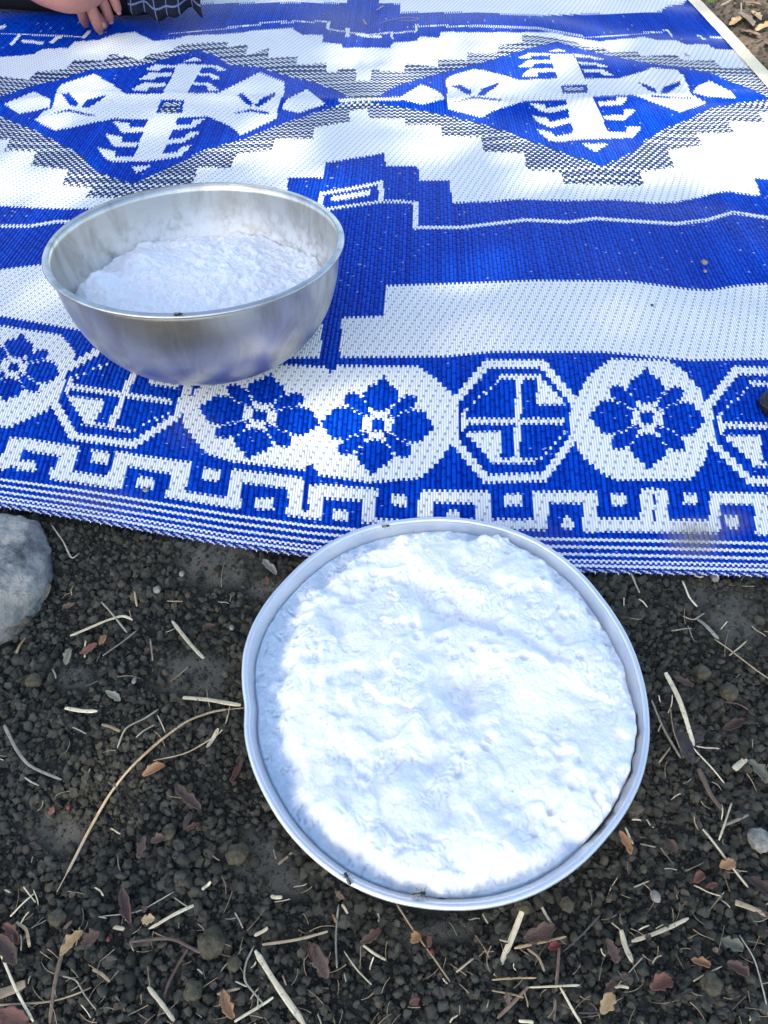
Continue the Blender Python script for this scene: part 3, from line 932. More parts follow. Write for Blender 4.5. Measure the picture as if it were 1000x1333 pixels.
def lathe(name, prof, n, mat, parent):
    th = np.linspace(0, 2 * np.pi, n, endpoint=False)
    pr = np.array(prof)
    Pm = np.stack([pr[:, 0][:, None] * np.cos(th)[None, :], pr[:, 0][:, None] * np.sin(th)[None, :], np.repeat(pr[:, 1][:, None], n, 1)], -1)
    return grid_mesh(name, Pm, mat, parent, wrap=True)


bb, bq = lathe('bowl_body', prof_o + prof_i, 128, M['steel'], bowl)
fa = bb.data.attributes.new('film', 'FLOAT', 'POINT')
zz = np.array([v.co.z for v in bb.data.vertices]); nn = len(prof_o) * 128
ang = np.array([math.atan2(v.co.y, v.co.x) for v in bb.data.vertices])
fl = np.where(np.arange(len(zz)) >= nn, sm(.098, .045, zz) * (.55 + .45 * np.cos(ang - 1.2)), 0)
fa.data.foreach_set('value', fl.astype(np.float32))
rm, _ = lathe('rim', rimp + rimp[:1], 128, M['steel'], bowl)
rm.data.attributes.new('film', 'FLOAT', 'POINT')

# froth in the bowl
def bowl_inner_r(z):
    zs = np.array([p_[1] for p_ in prof_o[2:]]); rs = np.array([p_[0] for p_ in prof_o[2:]])
    return np.interp(z, zs, rs) - .0016


nr_, nt_ = 150, 640
rr = np.linspace(0, 1, nr_)[:, None]; tt = np.linspace(0, 2 * np.pi, nt_, endpoint=False)[None, :]
lvl = .055
Rf = bowl_inner_r(lvl + .006)
fx = rr * Rf * np.cos(tt); fy = rr * Rf * np.sin(tt)
fh = lvl + .005 * (1 - rr ** 2) + .006 * fbm(fx * 18 + 3, fy * 18, 2) + .006 * np.abs(fbm(fx * 34, fy * 34, 2)) + .0012 * np.abs(fbm(fx * 90, fy * 90, 2))
fh += .016 * np.exp(-((fx + .100) ** 2 + (fy + .005) ** 2) / .016 ** 2) + .008 * np.exp(-((fx + .07) ** 2 + (fy - .05) ** 2) / .022 ** 2)
fh += .006 * np.exp(-((fx - .01) ** 2 + (fy - .04) ** 2) / .05 ** 2) - .0016 * np.clip(.5 - worley(fx * 160, fy * 160), 0, 1)
fh += .0017 * fbm(fx * 170, fy * 170, 4, 2.1, .6) + .0030 * fbm(fx * 70, fy * 70, 3)
rim_in = bowl_inner_r(np.clip(fh, .01, bz - .004))
sc = np.where(rr > .75, 1 + (rim_in / Rf - 1) * ((rr - .75) / .25) ** 2, 1.0)
fx *= sc; fy *= sc
edge = sm(.97, 1.0, rr)
fh = fh - edge * .004
bf, _ = grid_mesh('soap_foam', np.stack([fx, fy, fh + 0 * tt], -1), M['foam'], None, wrap=True)
bf.location = bowl.location; bf.rotation_euler = bowl.rotation_euler
tag(bf, 'lumpy white froth inside the steel bowl, clinging up its left wall', 'foam')
at_ = bf.data.attributes.new('film', 'FLOAT', 'POINT')

# ------------------------------------------------------------------ aluminium pan
OUT = [(570, 671), (605, 673), (640, 680), (672, 690), (702, 703), (732, 722), (762, 749), (785, 778), (805, 808), (822, 840), (836, 878), (845, 920), (847, 960), (838, 1010), (820, 1050), (790, 1092), (750, 1132),
       (700, 1163), (650, 1180), (600, 1186), (550, 1183), (500, 1172), (450, 1150), (410, 1121), (375, 1085), (346, 1040), (327, 998), (317, 955), (318, 918), (314, 885), (316, 850), (326, 818), (346, 783), (368, 757),
       (397, 729), (430, 706), (470, 688), (520, 676)]
PA = R(7.5)
pc = on_ground(np.array([580.0]), np.array([925.0]))[0]
n_p = np.array([0, -math.sin(PA), math.cos(PA)])
e1 = CX; e2 = np.array([0, math.cos(PA), math.sin(PA)])
PDEP = .036
p0 = pc + n_p * (PDEP + .002)


def on_pan(px, py, h=0.0):
    d = rays(px, py)
    q = p0 + n_p * h
    k = ((q - CC) @ n_p) / (d @ n_p)
    return CC + k[..., None] * d


op = np.array(OUT, float)
ow = on_pan(op[:, 0], op[:, 1])
pcen = ow.mean(0)
la = (ow - pcen) @ e1; lb = (ow - pcen) @ e2
th0 = np.unwrap(np.arctan2(lb, la)); rad0 = np.hypot(la, lb)
order = np.argsort(th0 % (2 * np.pi))
ths = (th0 % (2 * np.pi))[order]; rds = rad0[order]
thx = np.concatenate([ths - 2 * np.pi, ths, ths + 2 * np.pi]); rdx = np.tile(rds, 3)
NT_ = 420
tg = np.linspace(0, 2 * np.pi, NT_, endpoint=False)
rg = np.interp(tg, thx, rdx)
ker = np.hanning(9); ker /= ker.sum()
rg = np.convolve(np.concatenate([rg[-20:], rg, rg[:20]]), ker, 'same')[20:-20]
print('pan radius', rg.min(), rg.max())
pan = empty('shallow_pan', tuple(pcen - n_p * (PDEP + .001)))
pan.rotation_euler = (PA, 0, 0)
tag(pan, 'shallow dented aluminium pan heaped with white froth on the dark soil', 'pan')
pz = PDEP + .001
RM = rg.mean()


def pan_ring(dr, z):
    return np.stack([(rg + dr) * np.cos(tg), (rg + dr) * np.sin(tg), np.full(NT_, z) + .0012 * np.sin(3 * tg + 1) + .0008 * np.sin(7 * tg)], -1)


wall = [pan_ring(-.0042, pz - .0005), pan_ring(-.0062, pz - .004), pan_ring(-.0085, pz - .012), pan_ring(-.0125, pz - .024), pan_ring(-.018, pz - .0335), pan_ring(-.026, pz - .0352), pan_ring(-.07, pz - .0352), pan_ring(-.11, pz - .0352),
        pan_ring(-.11, pz - .0362), pan_ring(-.025, pz - .0362), pan_ring(-.0165, pz - .0345), pan_ring(-.011, pz - .024), pan_ring(-.0070, pz - .012), pan_ring(-.0048, pz - .004), pan_ring(-.0036, pz - .0010)]
wall = np.array(wall)
pb, _ = grid_mesh('pan_body', wall, M['alu'], pan, wrap=True)
floor_v = pan_ring(-.11, pz - .0356)
fl_o = mesh_obj('pan_floor', list(floor_v), [list(range(NT_))], M['alu'], pan, smooth=False)
rim_path = np.concatenate([pan_ring(-.0030, pz - .0006), pan_ring(-.0030, pz - .0006)[:1]])
ra_ = np.linspace(0, 2 * np.pi, 10, endpoint=False)
rb = np.array([pan_ring(-.0024 + .0024 * math.cos(a), pz - .0010 + .0019 * math.sin(a)) for a in list(ra_) + [0]])
grid_mesh('rim', rb, M['alu'], pan, wrap=True)

# froth heap in the pan
FOAM = [(393, 772), (420, 762), (436, 738), (470, 715), (520, 698), (575, 690), (640, 697), (655, 693), (700, 722), (752, 768), (796, 826), (824, 890), (838, 950), (830, 1004), (806, 1052), (772, 1092), (740, 1100), (712, 1124), (640, 1154),
        (590, 1164), (540, 1157), (478, 1130), (436, 1096), (402, 1064), (382, 1026), (370, 968), (362, 900), (369, 850), (384, 806)]
nr2 = 230
NF = 1000
tf = np.linspace(0, 2 * np.pi, NF, endpoint=False)
rgf = np.interp(tf, np.append(tg, 2 * np.pi), np.append(rg, rg[0]))
r2_ = np.linspace(0, 1, nr2)[:, None]
filmz = pz - .009
rin = (rgf - .0080)[None, :]
ax2 = r2_ * rin * np.cos(tf)[None, :]; ay2 = r2_ * rin * np.sin(tf)[None, :]
wp = pcen - n_p * .002 + ax2[..., None] * e1 + ay2[..., None] * e2
qx, qy, _q = project(wp)
wob = 16 * fbm(ax2 * 45, ay2 * 45, 4); wob2 = 16 * fbm(ax2 * 45 + 31, ay2 * 45, 4)
ins = inside(qx + wob, qy + wob2, FOAM); dst = poly_dist(qx + wob, qy + wob2, FOAM)
sd_ = np.where(ins, dst, -dst)
heap = sm(-4, 24, sd_) ** .8
z2 = .010 * heap + .003 * sm(10, 110, sd_)
for x_, y_, r__, h_ in ((600, 740, 100, 5), (470, 830, 80, 6), (565, 1060, 105, 8), (765, 1000, 60, 6), (715, 870, 80, 4), (500, 940, 60, 4), (640, 720, 40, 3), (420, 900, 50, 4),
                        (612, 892, 26, -8), (600, 925, 24, -4), (690, 1072, 30, -6), (512, 1000, 26, -4), (560, 985, 24, -5), (660, 1040, 20, -3), (720, 1100, 22, -6), (455, 1010, 20, -4), (585, 800, 20, -3), (540, 778, 18, -3), (700, 940, 40, -3)):
    z2 = z2 + heap * h_ * (.001 if h_ > 0 else .0013) * np.exp(-(((qx - x_ + wob) / r__) ** 2 + ((qy - y_ + wob2) / r__) ** 2))
gro = [(400, 775), (450, 775), (520, 762), (560, 785), (600, 805), (650, 815), (720, 860)]
gd = np.full(qx.shape, 1e9)
for a, b in zip(gro[:-1], gro[1:]):
    a = np.array(a, float); b = np.array(b, float); ab = b - a
    t_ = np.clip(((qx + wob - a[0]) * ab[0] + (qy + wob2 - a[1]) * ab[1]) / (ab @ ab), 0, 1)
    gd = np.minimum(gd, np.hypot(qx + wob - a[0] - t_ * ab[0], qy + wob2 - a[1] - t_ * ab[1]))
z2 = z2 - heap * .005 * np.exp(-(gd / 13) ** 2)
wx_ = .012 * fbm(ax2 * 14 + 7, ay2 * 14, 2); wy_ = .012 * fbm(ax2 * 14, ay2 * 14 + 11, 2)
bill = np.abs(fbm((ax2 + wx_) * 15, (ay2 + wy_) * 15, 2))
ter = fbm((ax2 + wx_) * 13 + 4, (ay2 + wy_) * 13, 3); ter2 = fbm((ax2 + wx_) * 24 + 9, (ay2 + wy_) * 24 + 2, 3)
z2 = z2 + heap * (.0045 * (bill - .25) + .0046 * sm(-.11, .15, ter) + .0026 * sm(-.02, .20, ter2) + .0016 * fbm(ax2 * 30, ay2 * 30, 2) + .0005 * fbm(ax2 * 190, ay2 * 190, 4, 2.1, .6) + .0006 * fbm(ax2 * 80, ay2 * 80, 3))
gate = sm(.05, .3, fbm(ax2 * 22 + 3, ay2 * 22 + 8, 2))
pit = worley(ax2 * 150 + 2.2 * fbm(ax2 * 70, ay2 * 70, 2), ay2 * 150 + 2.2 * fbm(ax2 * 70 + 5, ay2 * 70, 2))
z2 = z2 - (.0009 * heap * gate + .0013 * (1 - heap) * sm(-.1, .35, fbm(ax2 * 60 + 2, ay2 * 60, 3))) * sm(.42, .15, pit)
pit2 = worley(ax2 * 60 + 9 + 30 * wx_, ay2 * 60 + 4 + 30 * wy_)
z2 = z2 - heap * .0022 * sm(.26, .10, pit2) * sm(-.05, .2, fbm(ax2 * 17 + 13, ay2 * 17, 2))
z2 = z2 + .0010 * fbm(ax2 * 120, ay2 * 120, 3) * (1 - heap)
endd = sm(.985, 1.0, r2_)
z2 = z2 - endd * .003
pf, _ = grid_mesh('soap_foam', np.stack([ax2, ay2, filmz + z2], -1), M['foam'], None, wrap=True)
pf.location = pan.location; pf.rotation_euler = pan.rotation_euler
tag(pf, 'broad pitted heap of white froth filling the aluminium pan', 'foam')
at_ = pf.data.attributes.new('film', 'FLOAT', 'POINT')
at_.data.foreach_set('value', (1 - sm(-12, 6, sd_ + 7 * fbm(ax2 * 90, ay2 * 90, 3))).reshape(-1).astype(np.float32))

# ------------------------------------------------------------------ soil crumbs (uncountable: one object)
crumbs_col = bpy.data.collections.new('crumb_shapes')
for k in range(9):
    bm = bmesh.new()
    bmesh.ops.create_icosphere(bm, subdivisions=2 if k > 1 else 1, radius=1)
    s3 = rng.uniform(.55, 1.25, 3)
    off = rng.uniform(0, 50, 3)
    cs = np.array([v.co[:] for v in bm.verts])
    d_ = 1 + .55 * noise2(cs[:, 0] * 1.5 + off[0] + cs[:, 2], cs[:, 1] * 1.5 + off[1] - cs[:, 2]) + .62 * noise2(cs[:, 2] * 3.1 + off[2], cs[:, 0] * 3.1 - cs[:, 1] * 2)
    for v, dd in zip(bm.verts, d_):
        v.co = Vector((v.co.x * s3[0], v.co.y * s3[1], v.co.z * s3[2])) * float(dd)
    mm = bpy.data.meshes.new('crumb_shape')
    bm.to_mesh(mm); bm.free()
    mm.polygons.foreach_set('use_smooth', np.full(len(mm.polygons), k > 4))
    mm.materials.append(M['crumb'])
    crumbs_col.objects.link(bpy.data.objects.new('crumb_shape', mm))



def make_crumbs(name, n, x0, x1, y0, y1, rmin, rmax, keep, label, power=2.2):
    X = rng.uniform(x0, x1, n); Y = rng.uniform(y0, y1, n)
    k = keep(X, Y)
    X = X[k]; Y = Y[k]; n = len(X)
    rad = rmin + (rmax - rmin) * rng.random(n) ** power
    cl = fbm(X * 14, Y * 14, 2)
    rad *= 1 + .5 * cl
    z = soil_z(X, Y) + rad * rng.uniform(.0, .9, n)
    qx_, qy_, _ = project(np.stack([X, Y, z], -1))
    z = np.where((Y < .8) & (qy_ < hem_y(qx_) + 9), soil_z(X, Y) - rad - .0015, z)
    me_ = bpy.data.meshes.new(name)
    me_.vertices.add(n)
    me_.vertices.foreach_set('co', np.stack([X, Y, z], -1).astype(np.float32).reshape(-1))
    for an, ty, val in (('rad', 'FLOAT', rad), ('pick', 'INT', rng.integers(0, 9, n))):
        a_ = me_.attributes.new(an, ty, 'POINT'); a_.data.foreach_set('value', val.astype(np.float32 if ty == 'FLOAT' else np.int32))
    a_ = me_.attributes.new('rot', 'FLOAT_VECTOR', 'POINT'); a_.data.foreach_set('vector', rng.uniform(0, 6.28, (n, 3)).astype(np.float32).reshape(-1))
    ob = link(bpy.data.objects.new(name, me_))
    me_.materials.append(M['crumb'])
    ng = bpy.data.node_groups.new(name, 'GeometryNodeTree')
    ng.interface.new_socket('Geometry', in_out='INPUT', socket_type='NodeSocketGeometry')
    ng.interface.new_socket('Geometry', in_out='OUTPUT', socket_type='NodeSocketGeometry')
    gi = ng.nodes.new('NodeGroupInput'); go = ng.nodes.new('NodeGroupOutput')
    ip = ng.nodes.new('GeometryNodeInstanceOnPoints'); ci = ng.nodes.new('GeometryNodeCollectionInfo')
    ci.inputs['Collection'].default_value = crumbs_col
    ci.inputs['Separate Children'].default_value = True
    ci.inputs['Reset Children'].default_value = True
    ip.inputs['Pick Instance'].default_value = True

    def na(nm, ty):
        nd = ng.nodes.new('GeometryNodeInputNamedAttribute'); nd.data_type = ty; nd.inputs['Name'].default_value = nm
        return nd.outputs['Attribute']
    ng.links.new(gi.outputs[0], ip.inputs['Points'])
    ng.links.new(ci.outputs[0], ip.inputs['Instance'])
    ng.links.new(na('pick', 'INT'), ip.inputs['Instance Index'])
    ng.links.new(na('rot', 'FLOAT_VECTOR'), ip.inputs['Rotation'])
    ng.links.new(na('rad', 'FLOAT'), ip.inputs['Scale'])
    ng.links.new(ip.outputs[0], go.inputs[0])
    md = ob.modifiers.new('scatter', 'NODES'); md.node_group = ng
    tag(ob, label, 'soil', None, 'stuff')
    return ob


pan_in = lambda X, Y: np.hypot(X - pcen[0], Y - pcen[1]) < .135


def keep_near(X, Y):
    qx, qy, _ = project(np.stack([X, Y, ground_z(Y)], -1))
    k = (qy > hem_y(qx) - 14) & ~pan_in(X, Y)
    p_ = np.ones(len(X))
    for (cx_, cy_), a, b in DUSTY:
        p_ = np.minimum(p_, .12 + sm(.6, 1.35, np.hypot((qx - cx_) / a, (qy - cy_) / b) + .25 * noise2(X * 60, Y * 60)))
    return k & (rng.random(len(X)) < p_)


def keep_grit(X, Y):
    qx, qy, _ = project(np.stack([X, Y, ground_z(Y)], -1))
    return (qy > hem_y(qx) + 4) & ~pan_in(X, Y)


make_crumbs('soil_crumbs', 95000, -.60, .60, .03, .54, .0008, .0038, keep_near, 'dark crumbly soil grains covering the ground in front of the mat', 2.6)
make_crumbs('soil_grit', 48000, -.60, .60, .03, .54, .0003, .0011, keep_grit, 'fine dusty grit between the larger soil grains', 1.5)
right_edge_X = lambda Y: np.interp(Y, axY, axX) + HALF * STR
make_crumbs('soil_crumbs', 7000, .55, 1.6, 1.25, 2.6, .0015, .006, lambda X, Y: X > right_edge_X(Y) + .004, 'brown earth grains beyond the far right edge of the mat', 2.4)

# ------------------------------------------------------------------ litter builders
def ground_pts(pts, lift):
    a = np.array(pts, float)
    g = on_ground(a[:, 0], a[:, 1])
    for _ in range(3):
        z = soil_z(g[:, 0], g[:, 1]) + .0048
        d = rays(a[:, 0], a[:, 1]); k = (z - CAMH) / d[:, 2]
        g = CC + k[:, None] * d
    g[:, 2] += lift
    return g


def resample(p, n):
    p = np.asarray(p, float)
    s = np.concatenate([[0], np.cumsum(np.linalg.norm(np.diff(p, axis=0), axis=1))])
    t = np.linspace(0, s[-1], n)
    q = np.stack([np.interp(t, s, p[:, k]) for k in range(3)], -1)
    if len(p) > 2:
        for _ in range(2):
            q[1:-1] = .25 * q[:-2] + .5 * q[1:-1] + .25 * q[2:]
    return q


def px_w(w, p):
    return w * float((np.asarray(p) - CC) @ CF) / FPX


def local_frame(p):
    """object matrix with X along the piece"""
    d = p[-1] - p[0]
    ang_ = math.atan2(d[1], d[0])
    return p.mean(0), ang_


def stalk(name, cat, pts, w, mat, label, group=None, lift=.0015, flat=.32, pts_world=None):
    p = ground_pts(pts, lift) if pts_world is None else pts_world
    n = max(7, 4 * len(p))
    q = resample(p, n)
    wid = px_w(w, q[n // 2]) / 2
    tt_ = np.linspace(0, 1, n)
    rad = wid * (.82 + .22 * noise2(tt_ * 5 + random.random() * 50, tt_ * 0 + .5)) * np.where(tt_ < .06, random.uniform(.35, .9), 1) * np.where(tt_ > .94, random.uniform(.3, .8), 1)
    sidev = np.array([-(q[-1] - q[0])[1], (q[-1] - q[0])[0], 0]) * random.uniform(-.018, .018)
    q = q + np.sin(np.pi * tt_)[:, None] * sidev[None, :]
    q[:, 2] -= random.choice([0, 0, .0015, .003]) * (tt_ if random.random() < .5 else 1 - tt_)
    q[:, 2] += wid * flat + .0008 * np.sin(tt_ * 5 + random.random() * 6)
    c, an = local_frame(q)
    T = tube(q, rad, 6, flat)
    base = np.array([c[0], c[1], c[2] - wid * flat])
    rot = np.array([[math.cos(-an), -math.sin(-an), 0], [math.sin(-an), math.cos(-an), 0], [0, 0, 1]])
    L = (T - base) @ rot.T
    V = list(L.reshape(-1, 3)); Fs = []
    for i in range(n - 1):
        for j in range(6):
            Fs.append((i * 6 + j, i * 6 + (j + 1) % 6, (i + 1) * 6 + (j + 1) % 6, (i + 1) * 6 + j))
    Fs.append(tuple(range(5, -1, -1))); Fs.append(tuple((n - 1) * 6 + j for j in range(6)))
    o = mesh_obj(name, V, Fs, M[mat], None, smooth=w < 4)
    o.location = base; o.rotation_euler = (0, 0, an)
    return tag(o, label, cat, group)


def leaf(pts, w, mat, label, group=None, name='dry_leaf', cat='leaf', curl=.35, lift=.002, pts_world=None):
    """curled leaf with midrib: pts = stem end, tip in pixels; w = width in pixels"""
    p = ground_pts(pts, lift) if pts_world is None else pts_world
    c = p.mean(0); d = p[-1] - p[0]; L = np.linalg.norm(d); an = math.atan2(d[1], d[0])
    W2 = px_w(w, c) / 2
    nu, nv = 19, 7
    u = np.linspace(0, 1, nu)[:, None]; v = np.linspace(-1, 1, nv)[None, :]
    ph = random.random() * 6
    wid = W2 * (np.sin(np.pi * np.clip(u * .96 + .02, 0, 1)) ** .65) * (1 + (.16 * np.sin(u * 17 + ph) + .55 * noise2(u * 6 + ph * 9, np.sign(v) * 3.3 + ph)) * np.abs(v))
    x = (u - .5) * L + 0 * v
    y = wid * v * (1 - .12 * curl) + .06 * L * np.sin(u * 3 + ph)
    z = curl * (.35 + 1.3 * u) * np.abs(v) ** 1.5 * wid * 1.1 + .10 * L * (u - .5) ** 2 * curl + .05 * W2 * np.sin(u * 14 + ph) * v + .0012
    Pt = np.stack([x, y, z], -1)
    o, _ = grid_mesh(name, Pt, M[mat])
    sl = o.modifiers.new('thickness', 'SOLIDIFY'); sl.thickness = .0004; sl.offset = 1
    o.location = (c[0], c[1], c[2]); slope = math.atan2(d[2], math.hypot(d[0], d[1]))
    o.rotation_euler = (0, -slope, an)
    return tag(o, label, cat, group)


def lump(name, cat, cpx, wpx, hpx, mat, label, group=None, hgt=.7, rough=.25, seed=0, sink=.35, sub=3, onmat=False):
    if onmat:
        g = on_ground(np.array([cpx[0]], float), np.array([cpx[1]], float), .002, True)[0]
    else:
        g = ground_pts([cpx], 0)[0]
    dep = float((g - CC) @ CF)
    rx = wpx * dep / FPX / 2; ry = hpx * dep / FPX / 2 / .8; rz = hgt * min(rx, ry)
    bm = bmesh.new()
    bmesh.ops.create_icosphere(bm, subdivisions=sub, radius=1)
    cs = np.array([v.co[:] for v in bm.verts]); o_ = seed * 7.7
    d_ = 1 + rough * noise2(cs[:, 0] * 1.4 + o_ + cs[:, 2], cs[:, 1] * 1.4 - cs[:, 2] + o_) + rough * .5 * noise2(cs[:, 0] * 3.3 - cs[:, 2] * 2 + o_, cs[:, 1] * 3.3 + o_) + rough * .2 * noise2(cs[:, 0] * 8 + o_, cs[:, 1] * 8 + 5 * cs[:, 2])
    for v, dd in zip(bm.verts, d_):
        v.co = Vector((v.co.x * rx, v.co.y * ry, v.co.z * rz)) * float(dd)
    mm = bpy.data.meshes.new(name); bm.to_mesh(mm); bm.free()
    mm.materials.append(M[mat])
    mm.polygons.foreach_set('use_smooth', np.ones(len(mm.polygons), bool))
    o = link(bpy.data.objects.new(name, mm))
    o.location = (g[0], g[1], g[2] + rz * (1 - 2 * sink) + .0005)
    return tag(o, label, cat, group)



# ------------------------------------------------------------------ stone at the mat's left corner
def dome(name, outline, hgt, mat, label, cat, seed=3):
    a = np.array(outline, float)
    g = on_ground(a[:, 0], a[:, 1], -.004)
    c = g.mean(0)
    th = np.arctan2(g[:, 1] - c[1], g[:, 0] - c[0]) % (2 * np.pi); rd = np.hypot(g[:, 0] - c[0], g[:, 1] - c[1])
    o_ = np.argsort(th); th, rd = th[o_], rd[o_]
    N = 140
    t = np.linspace(0, 2 * np.pi, N, endpoint=False)
    r = np.interp(t, np.concatenate([th - 2 * np.pi, th, th + 2 * np.pi]), np.tile(rd, 3))
    k = np.hanning(11); k /= k.sum()
    r = np.convolve(np.concatenate([r[-12:], r, r[:12]]), k, 'same')[12:-12]
    prof = [(1.02, -.3), (1.03, .0), (1.02, .18), (.985, .38), (.93, .58), (.85, .76), (.72, .90), (.56, .97), (.38, 1.0), (.2, 1.01), (.02, 1.01)]
    ps = np.linspace(0, len(prof) - 1, 46)
    pr = np.array([np.interp(ps, np.arange(len(prof)), [q[0] for q in prof]), np.interp(ps, np.arange(len(prof)), [q[1] for q in prof])])
    x = pr[0][:, None] * r[None, :] * np.cos(t)[None, :]; y = pr[0][:, None] * r[None, :] * np.sin(t)[None, :]
    z = hgt * pr[1][:, None] + 0 * x
    dn = .006 * (np.abs(fbm(x * 22 + seed, y * 22 + z * 25, 4)) - .25) + .0012 * fbm(x * 130, y * 130 + z * 110, 3)
    n = np.stack([np.cos(t)[None, :] * (1 - np.clip(pr[1], 0, 1)[:, None]), np.sin(t)[None, :] * (1 - np.clip(pr[1], 0, 1)[:, None]), np.clip(pr[1], 0, 1)[:, None] + 0 * x], -1)
    Pd = np.stack([x, y, z], -1) + dn[..., None] * n * 1.6
    Pd[:, :, 2] += .16 * Pd[:, :, 1]
    o, _ = grid_mesh(name, Pd, M[mat], None, wrap=True)
    o.location = c
    return tag(o, label, cat)


dome('stone', [(0, 672), (28, 674), (52, 690), (67, 722), (64, 758), (48, 792), (24, 818), (6, 834), (-50, 850), (-110, 800), (-115, 730), (-70, 680)], .019, 'stone',
     'pale grey weathered stone at the left edge beside the mat hem', 'stone')

